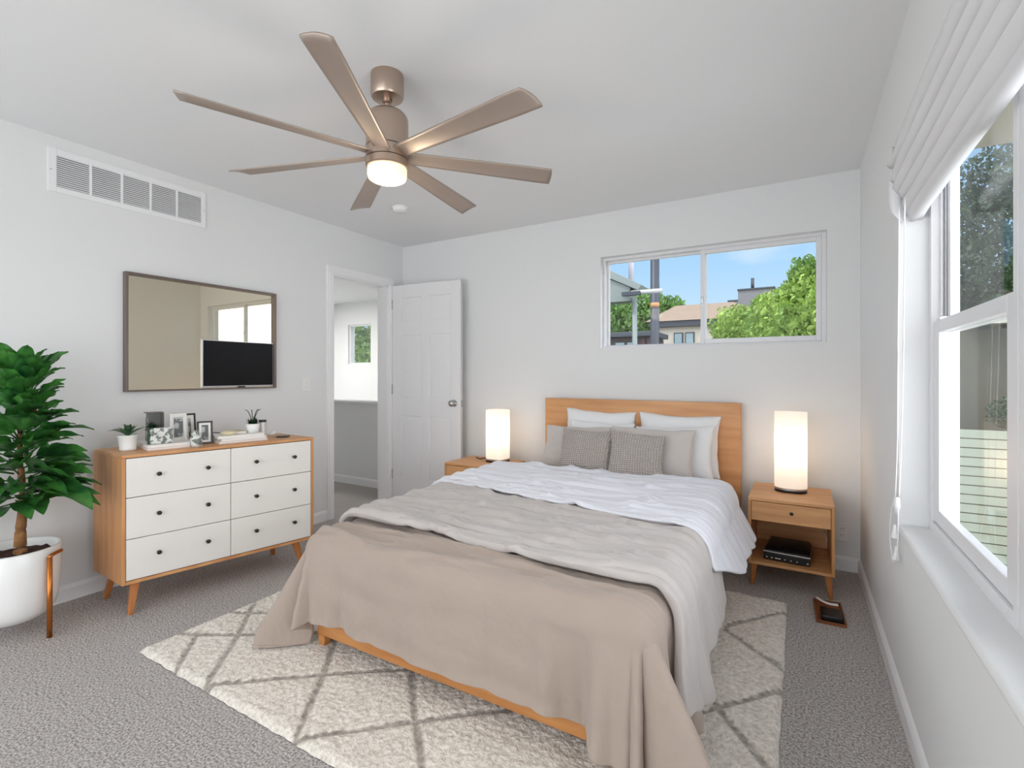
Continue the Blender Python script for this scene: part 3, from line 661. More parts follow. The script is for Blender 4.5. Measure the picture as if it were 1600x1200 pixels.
for lev in range(22):
    q = lev/21; z = .60 + q*.57
    for j in range(6 if lev < 14 else 5):
        az = lev*2.1 + j*2*pi/5 + random.uniform(-.3, .3)
        if cos(az) < -.45: az = pi - az
        Lf = (.22-.06*q)*random.uniform(.7, 1.1)
        if cos(az) < 0: Lf = min(Lf, .12)
        el = .12 + .75*q + random.uniform(-.25, .3)
        big_leaf(m, (tx+.02*cos(az), ty+.02*sin(az), z), az, el, Lf, Lf*.27*random.uniform(.75,1.2), random.uniform(-.6,.6), .42-.2*q, .04+.03*random.random())
for az, el, z, Lf in ((.55, .1, .66, .26), (.35, .0, .68, .33), (.8, -.05, .65, .24), (.15, .4, 1.0, .22), (1.2, .3, .9, .2), (.2, .9, 1.15, .15), (-.4, 1.0, 1.15, .14), (1.4, 1.1, 1.15, .13), (-1.2,.5,1.1,.2)):
    big_leaf(m, (tx+.02, ty, z), az, el, Lf, Lf*.27, 0, .45, .07)
m.build('foliage', M['fig'], fp, smooth=True)
m = MB(); m.lathe([(0,0),(.03,.005),(.034,.03),(.02,.055),(0,.06)], (tx+.06, ty+.02, .98), 12); m.build('leaf_sheath', mat('brown_sheath', (120,62,40), .8, var=.3, vscale=40, bump=.2), fp, smooth=True)
ps = thing('plant_stand', 'copper tube stand whose upright legs hold the white planter', 'plant stand', (PX, PY, 0))
for a in (24, 24+120, 24+240):
    ca, sa = cos(R(a)), sin(R(a)); m = MB()
    r_ = .186
    m.tube([(PX+r_*ca, PY+r_*sa, 0), (PX+r_*ca, PY+r_*sa, .15), (PX+r_*ca, PY+r_*sa, .365)], .0105, 12)
    tx_, ty_ = -sa, ca
    m.tube(bez([(PX+r_*ca, PY+r_*sa, .362), (PX+r_*ca+tx_*.012, PY+r_*sa+ty_*.012, .372), (PX+(r_-.020)*ca+tx_*.07, PY+(r_-.020)*sa+ty_*.07, .372)], 6), .008, 10)
    m.build('leg', M['copper'], ps, smooth=True)
# ================================================================== shag rug with diamond lattice
RX0, RX1, RY_0, RY_1 = -2.45, -.055, 1.02, 2.92
SEG = [[(-2.37,1.22),(-2.127,1.0)], [(-2.42,1.52),(-2.387,1.482),(-2.186,1.294),(-1.92,1.0)], [(-2.45,1.17),(-2.352,1.204),(-2.217,1.283),(-2.044,1.39),(-1.85,1.52)],
 [(-2.45,1.40),(-2.354,1.438),(-2.232,1.517),(-2.0,1.66)], [(-2.0,.96),(-1.934,.985),(-1.917,1.046),(-1.628,1.284),(-1.3,1.53),(-1.0,1.76)], [(-1.9,1.65),(-1.734,1.443),(-1.612,1.293),(-1.40,1.01)],
 [(-1.42,1.62),(-1.305,1.459),(-1.143,1.294),(-.93,1.1),(-.8,.99)], [(-1.42,1.01),(-1.044,1.352),(-.7,1.64)], [(-.45,2.25),(-.269,2.533),(-.122,2.719),(-.02,2.84)],
 [(-.6,2.75),(-.263,2.43),(-.064,2.251)], [(-.45,1.64),(-.296,1.819),(-.05,2.10)], [(-.5,2.2),(-.305,1.961),(-.242,1.858),(-.07,1.64)]]
def segd(x, y):
    best = 9
    for l in SEG:
        for (ax, ay), (bx, by) in zip(l, l[1:]):
            dx, dy = bx-ax, by-ay; t = max(0, min(1, ((x-ax)*dx+(y-ay)*dy)/(dx*dx+dy*dy)))
            d = hypot(x-ax-t*dx, y-ay-t*dy)
            if d < best: best = d
    return best
nx, ny = 340, 270; verts = []; faces = []; lin = []
for j in range(ny+1):
    for i in range(nx+1):
        x = RX0+(RX1-RX0)*i/nx; y = RY_0+(RY_1-RY_0)*j/ny
        ed = min(x-RX0, RX1-x, y-RY_0, RY_1-y)
        n1 = noise.noise(Vector((x*55, y*55, 0))); n2 = noise.noise(Vector((x*9, y*9, 5)))
        vis = not (-1.72 < x < -.5 and y > 1.75)
        d = segd(x, y) if vis else 1
        wd = .0085+.004*n2+.0035*n1
        f_ = 1.0 if d < wd else max(0, 1-(d-wd)/.006)
        h = .022*min(1, (ed/.02))**.5 + .0045*n1 + .004*n2
        if ed < .001: h = .002
        h -= .006*max(0, 1-d/.02)
        jx = .004*n2+.003*n1 if ed < .02 else 0
        verts.append((x+jx, y+.006*noise.noise(Vector((x*20, y*3, 9)))*(1 if ed < .02 else 0), max(.001, h)+.001)); lin.append(f_*(.75+.5*n1))
for j in range(ny):
    for i in range(nx): a = j*(nx+1)+i; faces.append((a, a+1, a+nx+2, a+nx+1))
me = bpy.data.meshes.new('rug'); me.from_pydata(verts, [], faces); me.materials.append(M['rug'])
at = me.attributes.new('line', 'FLOAT', 'POINT'); at.data.foreach_set('value', lin)
me.polygons.foreach_set('use_smooth', [True]*len(me.polygons))
rug = bpy.data.objects.new('rug', me); C.objects.link(rug)
tag(rug, 'cream shag rug with grey diamond lattice under the bed', 'rug')
RT = .026

# ================================================================== bed
bed = thing('bed_frame', 'oak platform bed frame with plain headboard against the back wall', 'bed', (-1.1, 2.5, 0))
bx0, bx1, by0, by1 = -1.815, -.455, 1.425, 3.55
m = MB(); m.box((-1.766, 3.555, .10), (-.332, 3.59, 1.008)); m.build('headboard', M['head_x'], bed, bevel=.003)
m = MB(); m.box((bx0, by0, .070), (bx1, by0+.028, .20)); m.build('foot_rail', M['bedwood'], bed, bevel=.003)
for x in (bx0, bx1-.028): m = MB(); m.box((x, by0+.028, .070), (x+.028, by1, .20)); m.build('side_rail', M['oak_y'], bed, bevel=.003)
m = MB(); m.box((bx0+.028, by0+.028, .17), (bx1-.028, by1, .195)); m.build('slat_deck', M['oak_x'], bed)
for x, y in ((bx0+.022, by0+.022), (bx1-.022, by0+.022)): leg(bed, x, y, .07, RT-.004, 0, 0, .042, .036, M['bedwood'])
for x in (-1.72, -.38): leg(bed, x, 3.53, .10, .001, 0, 0, .04, .036, M['bedwood'])
m = MB(); m.box((-1.80, 1.47, .195), (-.36, 3.552, .498))
mt_ = m.build('mattress', M['sheet'], bevel=.075, seg=6, loc=(-1.08, 2.5, .195)); tag(mt_, 'thick mattress in white fitted sheet on the oak bed frame', 'mattress')

def drape(name, mt, x0, x1, yf, zt, r, aL, aR, bF, bH, na, nb, off, zmin, solid, seed, hL, ampT=.006, pl=.022, parent=None, cornerflare=.30, sideflare=.14, wr=(1.2, 5.0)):
    ix0, ix1, iy = x0+r, x1-r, yf+r; P = []
    for i in range(nb+1):
        v_ = i/nb; row = []
        for j in range(na+1):
            u_ = j/na
            # cloth coordinates
            a = aL(v_) + (aR(v_)-aL(v_))*u_
            b = bH(u_) + (bF(u_)-bH(u_))*v_
            ox = a-ix1 if a > ix1 else (ix0-a if a < ix0 else 0); sx = 1 if a > ix1 else -1
            oy = iy-b if b < iy else 0
            bxp, byp = min(max(a, ix0), ix1), max(b, iy)
            d = hypot(ox, oy); Rr = .26
            nz1 = noise.noise(Vector((a*wr[0], b*wr[1], seed))); nz2 = noise.noise(Vector((a*wr[0]*3.1, b*wr[1]*2.3, seed+4)))
            def ridge(a, b):
                q1 = 1-abs(noise.noise(Vector((a*wr[0]*1.3+b*.8, b*wr[1]*1.7, seed+9)))); q2 = 1-abs(noise.noise(Vector((a*wr[0]*2.2-b*1.4, b*wr[1]*2.9, seed+13))))
                return ampT*(2.6*q1**12+1.8*q2**12)
            if d < 1e-6:
                hz = ampT*(1.1*nz1+.6*nz2) + ridge(a, b)
                row.append((bxp, byp, zt+off+hz)); continue
            th = atan2(oy, ox) if ox > 0 else pi/2
            if ox <= 0: dirx, diry = 0, -1
            else: dirx, diry = sx*cos(th), -sin(th)
            if oy <= 0: s_ = byp-iy
            elif ox > 0: s_ = -th*Rr
            else: s_ = -pi/2*Rr - (ix1-a if a > (ix0+ix1)/2 else a-ix0)
            side = 1 if (a > (ix0+ix1)/2) else -1
            s2 = s_ + side*3.3 + seed
            corner = math.exp(-((s_+.20)/(.34 if side > 0 else .22))**2)
            am = pl*(.30 + 1.25*corner) * (1 if oy <= 0 or ox > 0 else math.exp(-((s_+.4)/.45)**2)+.12)
            pleat = am*(sin(s2*21)+.65*sin(s2*38+1.3)+.32*sin(s2*71))
            ph = d/r
            if ph <= pi/2: out = (r+off)*sin(ph); z = zt-r+(r+off)*cos(ph); t_ = 0; z += (ampT*(1.1*nz1+.6*nz2)+ridge(a, b))*cos(ph)
            else:
                rest = d-r*pi/2; fl = sideflare*(1 if oy <= 0 or ox > 0 else 0) + ((cornerflare if sx > 0 else cornerflare*.60)-sideflare)*(sin(2*th)**2 if ox > 0 and oy > 0 else 0)
                if oy > 0: fl *= 1 - .9*(th/(pi/2))**3
                z = zt-r-rest*cos(fl); out = r+off+rest*sin(fl); t_ = min(1, rest/hL)
                t_ = t_**.85
            out += pleat*t_ + ampT*1.6*nz2*min(1, d/.1)
            if z < zmin: out += (zmin-z)*.55; z = zmin + .004*nz2
            row.append((bxp+dirx*out, byp+diry*out, z))
        P.append(row)
    m = MB(); m.grid(P)
    bmesh.ops.recalc_face_normals(m.bm, faces=m.bm.faces)
    if sum(f.normal.z for f in m.bm.faces) < 0: bmesh.ops.reverse_faces(m.bm, faces=m.bm.faces)
    o = m.build(name, mt, parent, smooth=True, auto=False)
    md = o.modifiers.new('solid', 'SOLIDIFY'); md.thickness = solid; md.offset = 1
    md = o.modifiers.new('sub', 'SUBSURF'); md.levels = 1; md.render_levels = 1
    return o
X0, X1, YFo, ZT = -1.87, -.345, 1.375, .505
hem = lambda u: -.018+.03*noise.noise(Vector((u*4, 3, 1)))
du = drape('duvet', M['beige'], X0, X1, YFo, ZT, .075,
   lambda v: X0+.075-.42, lambda v: X1-.075+.44, lambda u: YFo+.075-.40+.008*sin(u*9)-.22*max(0,(u-.68)/.32)**1.2-.06*max(0,(.2-u)/.2), lambda u: 2.30, 220, 150, 0, .036, .008, 2.0, .36, ampT=.007, pl=.050, cornerflare=.52)
tag(du, 'taupe cotton duvet covering the bed and draping over its foot', 'duvet')
fo = drape('folded_layer', M['beige_fold'], X0-.005, X1+.005, YFo, ZT+.012, .085,
   lambda v: X0+.08-.40, lambda v: X1-.08+.41-.10*(1-v)**2+.03*sin(v*11), lambda u: 1.585+.028*sin(u*5.2+.6)-.10*max(0,(u-.78)/.22)**2, lambda u: 2.36-.06*u, 220, 90, .010, .13, .030, 7.0, .34, ampT=.009, pl=.020, parent=du, sideflare=.17, wr=(1.4, 6.5))
ws = drape('top_sheet', M['linen'], X0-.012, X1+.012, YFo, ZT+.036, .09,
   lambda v: X0+.08-.36, lambda v: X1-.08+.37-.05*(1-v)-.20*v**3+.012*sin(v*13), lambda u: 2.27-.22*u**2+.02*sin(u*8), lambda u: 3.02-.05*sin(u*6), 200, 90, .026, .16, .014, 12.0, .32, ampT=.008, pl=.018, sideflare=.50, wr=(1.2, 6.0))
tag(ws, 'white top sheet folded back below the pillows', 'bed sheet')

# ================================================================== pillows
def pillow(nm, lab, cat, mt, c, w_, h_, T, yaw, lean, roll=0, seed=0, uv=False, group=None, conc=.085, n=30):
    F = frame(c, yaw) @ Matrix.Rotation(-lean, 4, 'X') @ Matrix.Rotation(roll, 4, 'Y')
    m = MB(F); uvl = m.bm.loops.layers.uv.new('UVMap') if uv else None; F_ = {}
    grids = []
    for sgn in (-1, 1):
        P = []
        for i in range(n+1):
            u = -1+2*i/n; row = []
            for j in range(n+1):
                v = -1+2*j/n
                x = w_/2*u*(1-conc*(1-v*v)); z = h_/2 + h_/2*v*(1-conc*(1-u*u))
                th = T/2*((1-abs(u)**3.2)*(1-abs(v)**3.2))**.5
                edge = max(abs(u), abs(v))
                wr_ = .006*noise.noise(Vector((u*2.5+seed, v*2.5, sgn))) + .005*noise.noise(Vector((u*6+seed, v*6, sgn+3)))*edge
                th += wr_*(1-edge**6)
                sag = (1-v)*.5
                z2 = z - .012*sin(seed)*u*(v+1)/2 + .008*noise.noise(Vector((u*2, seed, 7)))*(v > .8)
                x2 = x + .006*noise.noise(Vector((v*3, seed, u)))
                row.append((x2, sgn*th*(1+.18*sag), max(0.002, z2)))
            P.append(row)
        V = [[m.v(p) for p in r] for r in P]; grids.append(V)
        for i in range(n):
            for j in range(n):
                q = [(i,j),(i+1,j),(i+1,j+1),(i,j+1)]
                if sgn > 0: q = q[::-1]
                f = m.bm.faces.new([V[a][b] for a, b in q])
                if uv:
                    for lp, (a, b) in zip(f.loops, q): lp[uvl].uv = (a/n*w_/.4, b/n*h_/.4)
    bmesh.ops.remove_doubles(m.bm, verts=m.bm.verts, dist=.0004)
    o = m.build(nm, mt, None, smooth=True, loc=c); md = o.modifiers.new('sub', 'SUBSURF'); md.levels = 1; md.render_levels = 1
    return tag(o, lab, cat, group)
B = .505
gp = 'white sleeping pillows against the headboard'
pillow('pillow', 'rear left white pillow leaning on the headboard', 'pillow', M['pillow_white'], (-1.30, 3.465, B), .57, .44, .12, 0, R(12), 0, 1, group=gp)
pillow('pillow', 'rear right white pillow, nearest the right bed edge, leaning on the headboard', 'pillow', M['pillow_white'], (-.725, 3.465, B), .57, .43, .12, 0, R(12), 0, 2.4, group=gp)
pillow('pillow', 'second-row left white pillow behind the left greige pillow', 'pillow', M['pillow_white'], (-1.255, 3.34, B), .51, .368, .12, 0, R(16), R(1), 3.1, group=gp)
pillow('pillow', 'second-row right white pillow behind the right greige pillow', 'pillow', M['pillow_white'], (-.73, 3.34, B), .54, .362, .12, 0, R(16), R(-1), 4.2, group=gp)
gg = 'smooth greige pillows'
pillow('pillow', 'smooth greige pillow at the far left of the bed', 'pillow', M['pillow_grey'], (-1.385, 3.20, B+.01), .53, .338, .11, R(-3), R(21), 0, 5.2, group=gg)
pillow('pillow', 'smooth greige pillow right of the knitted cushions', 'pillow', M['pillow_grey'], (-.835, 3.18, B+.01), .56, .352, .11, R(2), R(19), 0, 6.6, group=gg)
gk = 'knitted cushions in front'
pillow('cushion', 'left taupe waffle-knit cushion in front of the pillows', 'cushion', M['knit'], (-1.24, 3.055, B+.025), .41, .32, .12, R(-2), R(24), R(-1), 7.1, True, gk, .08)
pillow('cushion', 'right taupe waffle-knit cushion, the smaller one in front', 'cushion', M['knit'], (-.885, 3.02, B+.025), .36, .32, .12, R(8), R(23), R(1), 8.3, True, gk, .08)

# ================================================================== nightstands
def nightstand(x0, x1, y0, y1, zt, lab):
    o = thing('nightstand', lab, 'nightstand', ((x0+x1)/2, (y0+y1)/2, 0)); T = .016; zb = .125; zd = .385
    m = MB(); m.box((x0, y0, zt-T), (x1, y1, zt)); m.build('top', M['oak_x'], o, bevel=.002)
    for x in (x0, x1-T): m = MB(); m.box((x, y0, zb), (x+T, y1, zt-T)); m.build('side_panel', M['oak_z'], o, bevel=.0015)
    m = MB(); m.box((x0+T, y0, zb), (x1-T, y1, zb+T)); m.build('shelf', M['oak_x'], o, bevel=.0015)
    m = MB(); m.box((x0+T, y1-.012, zb+T), (x1-T, y1-.002, zt-T)); m.build('back_panel', M['oak_x'], o)
    m = MB(); m.box((x0+T, y0+.02, zd-.012), (x1-T, y1-.013, zd-.002)); m.build('drawer_bottom', M['oak_x'], o)
    m = MB(); m.box((x0+T+.002, y0+.001, zd-.01), (x1-T-.002, y0+.019, zt-T-.003)); d = m.build('drawer', M['oak_x'], o, bevel=.0015)
    m = MB(Matrix.Translation(((x0+x1)/2+.008, y0+.001, (zd+zt-T)/2)) @ Matrix.Rotation(R(90), 4, 'X')); m.lathe([(.007,0),(.009,.003),(.009,.010),(0,.012)], n=20); m.build('knob', M['black'], d, smooth=True)
    for x, y, dx, dy in ((x0+.03, y0+.03, -.008, -.008), (x1-.03, y0+.03, .012, -.010), (x0+.03, y1-.03, -.008, .008), (x1-.03, y1-.03, .008, .008)): leg(o, x, y, zb, 0, dx, dy, .034, .018, M['legwood'])
    return o
nightstand(-.253, .163, 3.10, 3.56, .5, 'oak nightstand with open shelf between the bed and the right wall')
nightstand(-2.43, -1.915, 3.10, 3.49, .5, 'oak nightstand left of the bed in front of the open door')
def lamp(c, rx, ry, zh, lab, expn, pw):
    o = thing('table_lamp', lab, 'table lamp', c); x, y, z = c
    m = MB(); m.lathe([(0,0),(.98,0),(1,.005),(1,.012),(.97,.014),(0,.014)], c, 48, rx, ry, expn); m.build('base', M['plastic_black'], o)
    m = MB(); m.lathe([(0,.014),(.93,.014),(.93,.024),(0,.024)], c, 48, rx, ry, expn); m.build('base_band', M['silver'], o)
    m = MB(); m.lathe([(.93,.026),(1,.028),(1,zh*.5),(1,zh-.002),(.98,zh)], c, 56, rx*1.0, ry*1.0, expn); m.build('lamp_shade', M['shade'], o, smooth=False)
    m = MB(); m.tube([(x,y,z+.024),(x,y,z+zh*.33)], .006); m.build('bulb_holder', M['silver'], o, smooth=True)
    m = MB(); m.lathe([(0,-.028),(.02,-.02),(.028,0),(.02,.02),(0,.028)], (x,y,z+zh*.42), 16); m.build('bulb', M['bulb'], o, smooth=True)
    ld = bpy.data.lights.new('bulb_light', 'POINT'); ld.energy = pw; ld.color = (1,.80,.60); ld.shadow_soft_size = .035
    l = bpy.data.objects.new('bulb_light', ld); C.objects.link(l); l.parent = o; l.location = (0, 0, zh*.42+.06)
    return o
lamp((-.045, 3.375, .5), .086, .062, .475, 'lit white oval column lamp on the right nightstand', 2.3, 1.1)
lamp((-2.085, 3.345, .5), .082, .075, .415, 'lit white squarish column lamp on the left nightstand', 5, 1.1)
m = MB(); m.tube(bez([(-2.175,3.36,.506),(-2.22,3.37,.512),(-2.27,3.36,.504),(-2.32,3.385,.508)]), .005, 8); tag(m.build('lamp_cable', M['plastic_black'], smooth=True), 'short black cable with plug lying beside the left lamp', 'cable')

# router on the right shelf
c_ = (-.055, 3.27, .141); rt = thing('router', 'black router box with silver stripe on the right nightstand shelf', 'router', c_)
F = frame(c_, R(-4))
m = MB(F); m.box((-.115, -.12, .004), (.115, .11, .045)); m.build('body', M['plastic_black'], rt, bevel=.004)
m = MB(F); m.hexa([(-.115,-.10,.052),(.115,-.10,.052),(.115,.11,.052),(-.115,.11,.052)], [(-.10,-.05,.078),(.10,-.05,.078),(.10,.10,.078),(-.10,.10,.078)]); m.build('lid', M['plastic_black'], rt, bevel=.006)
m = MB(F); m.box((-.116, -.117, .045), (.116, .11, .052)); m.build('silver_stripe', M['silver'], rt, bevel=.002)
for k, x in enumerate((-.10, -.075, -.055, -.04, -.01, .02, .05, .10)):
    m = MB(F); m.box((x, -.1212, .016), (x+(.012 if k in (2,3) else .006), -.1195, .021)); m.build('status_light', M['paper'], rt)
for x, y in ((-.1,-.1),(.1,-.1),(-.1,.09),(.1,.09)): m = MB(F); m.box((x-.008, y-.008, 0), (x+.008, y+.008, .004)); m.build('foot', M['black'], rt)
m = MB(); m.tube(bez([(.11,3.46,.32),(.12,3.40,.28),(.135,3.38,.25),(.14,3.44,.18)]), .0025, 6); tag(m.build('power_cord', M['cord'], smooth=True), 'short white cord hanging inside the right nightstand', 'cord')

# floor register opening, made as a brown tray with dark wallet and card
tr = thing('floor_register', 'floor register opening made as a shallow brown tray on the carpet in front of the right nightstand', 'tray', (.128, 2.92, 0))
M['tray'] = wood('tray_wood', (150,92,52), (112,62,32), 0)
F = frame((.128, 2.92, 0), R(2)); a, b = .062, .122
m = MB(F); m.box((-a, -b, .001), (a, b, .006)); m.build('tray_base', M['tray'], tr)
m = MB(F)
m.box((-a, -b, .006), (-a+.006, b, .022)); m.box((a-.006, -b, .006), (a, b, .022)); m.box((-a+.006, b-.006, .006), (a-.006, b, .022)); m.box((-a+.006, -b, .006), (a-.006, -b+.006, .014)); m.build('rim', M['tray'], tr)
m = MB(F @ Matrix.Translation((.006, -.045, .006))); m.box((-.045, -.06, 0), (.045, .05, .03)); tag(m.build('wallet', M['plastic_black'], bevel=.008, seg=3), 'black wallet lying in the brown floor tray', 'wallet')
m = MB(F); m.grid([[(-.05+.09*i/6, .06-.05*i/6+.03*j, .047-.010*sin(pi*i/6)) for j in range(2)] for i in range(7)]); tag(m.build('card', M['paper'], smooth=True, solid=.001), 'curled white card resting on the black wallet', 'card')

# ================================================================== hallway beyond the door
HX = XL-.12; HYW = 3.76
m = MB(); m.box((-6.2, 1.2, -.12), (HX, HYW+.1, 0)); struct(m.build('floor_hall', M['carpet']))
m = MB(); m.box((-6.2, HYW, 0), (HX, HYW+.1, .885)); struct(m.build('wall_half', M['wall']), 'low grey half wall with white cap seen through the doorway', 'half wall')
m = MB(); m.box((-6.2, HYW-.03, .885), (HX, HYW+.13, .908)); struct(m.build('trim_3', M['trim'], bevel=.003))
baseboard('baseboard_hall', (-6.2, HYW, 0), (HX, HYW, 0), (0, -1, 0))
fy_ = 6.0; a0, a1, b0, b1 = -6.83, -6.28, 1.37, 2.05
m = MB(); m.box((-8.6, fy_, -1.5), (a0, fy_+.15, 2.44)); m.box((a1, fy_, -1.5), (HX, fy_+.15, 2.44)); m.box((a0, fy_, -1.5), (a1, fy_+.15, b0)); m.box((a0, fy_, b1), (a1, fy_+.15, 2.44))
struct(m.build('wall_stair', M['wall']))
m = MB(); m.box((-7.40, 1.2, -1.5), (-7.28, fy_, 2.44)); struct(m.build('wall_hall_left', M['wall']))
m = MB(); m.box((-7.40, 1.05, -1.5), (HX, 1.2, 2.44)); struct(m.build('wall_hall_front', M['wall']))
m = MB(); m.box((HX, YB+.15, -1.5), (HX+.12, fy_+.15, 2.44)); struct(m.build('wall_hall_right', M['wall']))
m = MB(); m.box((-8.6, 1.05, 2.44), (HX+.001, fy_+.15, 2.59)); struct(m.build('ceiling_hall', M['ceiling']))
m = MB(); m.box((-7.28, HYW+.1, -1.5), (HX, fy_, -1.4)); struct(m.build('floor_stair', M['carpet']))
m = MB()
for q in ((a0, b0, a0+.035, b1), (a1-.025, b0, a1, b1), (a0+.035, b0, a1-.025, b0+.025), (a0+.035, b1-.025, a1-.025, b1)): m.box((q[0], fy_+.03, q[1]), (q[2], fy_+.09, q[3]))
w4 = struct(m.build('window_4', M['vinyl'], bevel=.003), 'small window with green leaves seen through the doorway', 'window')
m = MB(); m.box((a0+.033, fy_+.055, b0+.023), (a1-.023, fy_+.059, b1-.023)); m.build('glass_pane', M['glass'], w4)
hl = thing('hall_fill_light', 'unseen lamp added to brighten the hallway', 'fill light', (-6.6, 4.3, 2.40))  # added lamp, out of view, that brightens the hall and stairwell
m = MB(); m.lathe([(.15,.04),(.15,.02),(.12,.005),(0,0)], (-6.6,4.3,2.40), 32); m.build('diffuser', emis('hall_fill', (255,250,242), 6), hl, smooth=True)
ld = bpy.data.lights.new('hall_fill', 'AREA'); ld.shape = 'DISK'; ld.size = .28; ld.energy = 50; ld.color = (1,.98,.95)
l = bpy.data.objects.new('hall_fill', ld); C.objects.link(l); l.parent = hl; l.location = (0, 0, -.005)

# ================================================================== outside
GZ = -3.0
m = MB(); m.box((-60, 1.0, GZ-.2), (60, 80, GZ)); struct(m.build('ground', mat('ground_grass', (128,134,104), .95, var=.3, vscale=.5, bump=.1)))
def tree(cx, cy, base, blobs, mt, n, ls, lab, nm='tree', seed=1, trunk=True):
    random.seed(seed); o = thing(nm, lab, 'tree', (cx, cy, base), 'trees outside the back window')
    vs, fs = [], []
    tot = sum(b[3]**2 for b in blobs)
    for (dx, dy, z, r) in blobs:
        for k in range(int(n*r*r/tot)):
            v = Vector((random.gauss(0,1), random.gauss(0,1), random.gauss(0,1))).normalized()
            rr = r*(random.random()**.33)*(1+.28*noise.noise(v*2.2+Vector((dx, z, seed))))
            c = Vector((cx+dx, cy+dy, z)) + Vector((v.x*rr, v.y*rr, v.z*rr*.9))
            a = Vector((random.gauss(0,1), random.gauss(0,1), random.gauss(0,1))).normalized(); b = a.cross(Vector((random.random(), random.random(), random.random()))).normalized()
            l = ls*random.uniform(.6, 1.3); i0 = len(vs)
            vs += [c-a*l, c-b*l*.5, c+a*l, c+b*l*.5]; fs.append((i0, i0+1, i0+2, i0+3))
    me = bpy.data.meshes.new('foliage'); o_ = Vector((cx, cy, base)); me.from_pydata([v-o_ for v in vs], [], fs); me.materials.append(mt)
    f = bpy.data.objects.new('foliage', me); C.objects.link(f); f.parent = o; WL[f.name] = o_
    m = MB(); m.tube(bez([(cx,cy,base),(cx+.1,cy,base+1.5),(cx+blobs[0][0]*.5,cy+blobs[0][1]*.5,blobs[0][2])]), .22, 10, .06)
    for (dx, dy, z, r) in blobs[1:]: m.tube([(cx+.05, cy, base+2.2), (cx+dx*.6, cy+dy*.6, (z+base+2.2)/2+.4), (cx+dx, cy+dy, z)], .09, 6, .02)
    m.build('trunk', mat('bark', (96,84,70), .9, var=.3, vscale=8, bump=.3), o, smooth=True)
    return o
tree(-.15, 16, GZ, [(0,0,2.4,1.3),(.9,0,2.9,1.3),(1.5,0,4.7,.8),(.35,0,4.0,.5),(.05,0,3.4,.5),(.9,0,3.9,.45)], M['tree1'], 15000, .08, 'bright green leafy tree at the right of the strip window', seed=3)
tree(-2.0, 21.0, GZ, [(0,0,2.9,1.1),(.5,0,2.4,1.2),(1.2,.2,3.4,1.0)], M['tree1'], 9000, .09, 'low yellow-green tree in the middle of the right-hand pane', seed=5)
tree(-9.2, 33, GZ, [(0,0,5.2,1.9),(1.6,0,5.0,1.5),(-2.4,0,4.6,2.0)], M['tree2'], 9000, .15, 'green tree behind the metal eave at the left of the strip window', seed=8)
tree(1.9, 19.5, GZ, [(0,0,2.9,1.3),(.2,0,5.3,1.3)], M['tree2'], 7000, .10, 'taller green tree rising at the right edge of the strip window', seed=9)
tree(-8.6, 9.8, GZ, [(0,0,1.6,1.6),(-1.2,.2,2.3,1.3),(-2.0,0,1.2,1.5)], M['tree2'], 9000, .10, 'dense green tree outside the small hallway window', seed=12)
# neighbour carport eave
M['steel'] = mat('grey_green_metal', (104,114,114), .5, bump=.02); M['steeld'] = mat('dark_metal', (42,48,60), .5, bump=.02)
ev = thing('porch_roof', 'grey-green metal gable eave with white gutter outside the strip window', 'roof', (-2.9, 8, 2.4))
m = MB(); m.hexa([(-4.4,7.9,3.62),(-2.25,7.9,2.55),(-2.25,8.3,2.55),(-4.4,8.3,3.62)], [(-4.4,7.9,3.84),(-2.2,7.9,2.64),(-2.2,8.3,2.64),(-4.4,8.3,3.84)]); m.build('roof_panel', M['steel'], ev, bevel=.01)
m = MB(); m.hexa([(-4.4,7.95,2.40),(-2.40,7.95,2.40),(-2.40,8.25,2.40),(-4.4,8.25,2.40)], [(-4.4,7.95,3.60),(-2.40,7.95,2.62),(-2.40,8.25,2.62),(-4.4,8.25,3.60)]); m.build('gable', M['steel'], ev)
m = MB(); m.box((-2.50,7.82,2.47),(-2.2,7.90,2.53)); m.build('bracket', M['steeld'], ev)
m = MB(); m.tube([(-2.36,7.9,2.52),(-1.85,7.8,2.50)], .035, 10); m.build('gutter_pipe', mat('white_gutter', (160,162,168), .5, bump=.01), ev, smooth=True)
m = MB(); m.tube([(-2.34,8,2.45),(-2.33,8,1.0),(-2.33,8,GZ)], .042, 10); m.build('downspout', M['steel'], ev, smooth=True)
m = MB(); m.tube([(-2.69,9,2.6),(-2.70,9,4.2)], .05, 10); m.build('vent_pipe', mat('pale_pipe', (160,160,172), .5, bump=.01), ev, smooth=True)
up = thing('utility_pole', 'dark blue-grey utility pole with a tan band outside the strip window', 'pole', (-3.01, 12, GZ))
m = MB(); m.tube([(-3.02,12,GZ),(-3.01,12,5.2)], .105, 16); m.build('shaft', M['steeld'], up, smooth=True)
m = MB(); m.tube([(-3.012,12,2.80),(-3.012,12,2.91)], .108, 16); m.build('band', mat('tan_band', (158,120,84), .6, bump=.01), up, smooth=True)
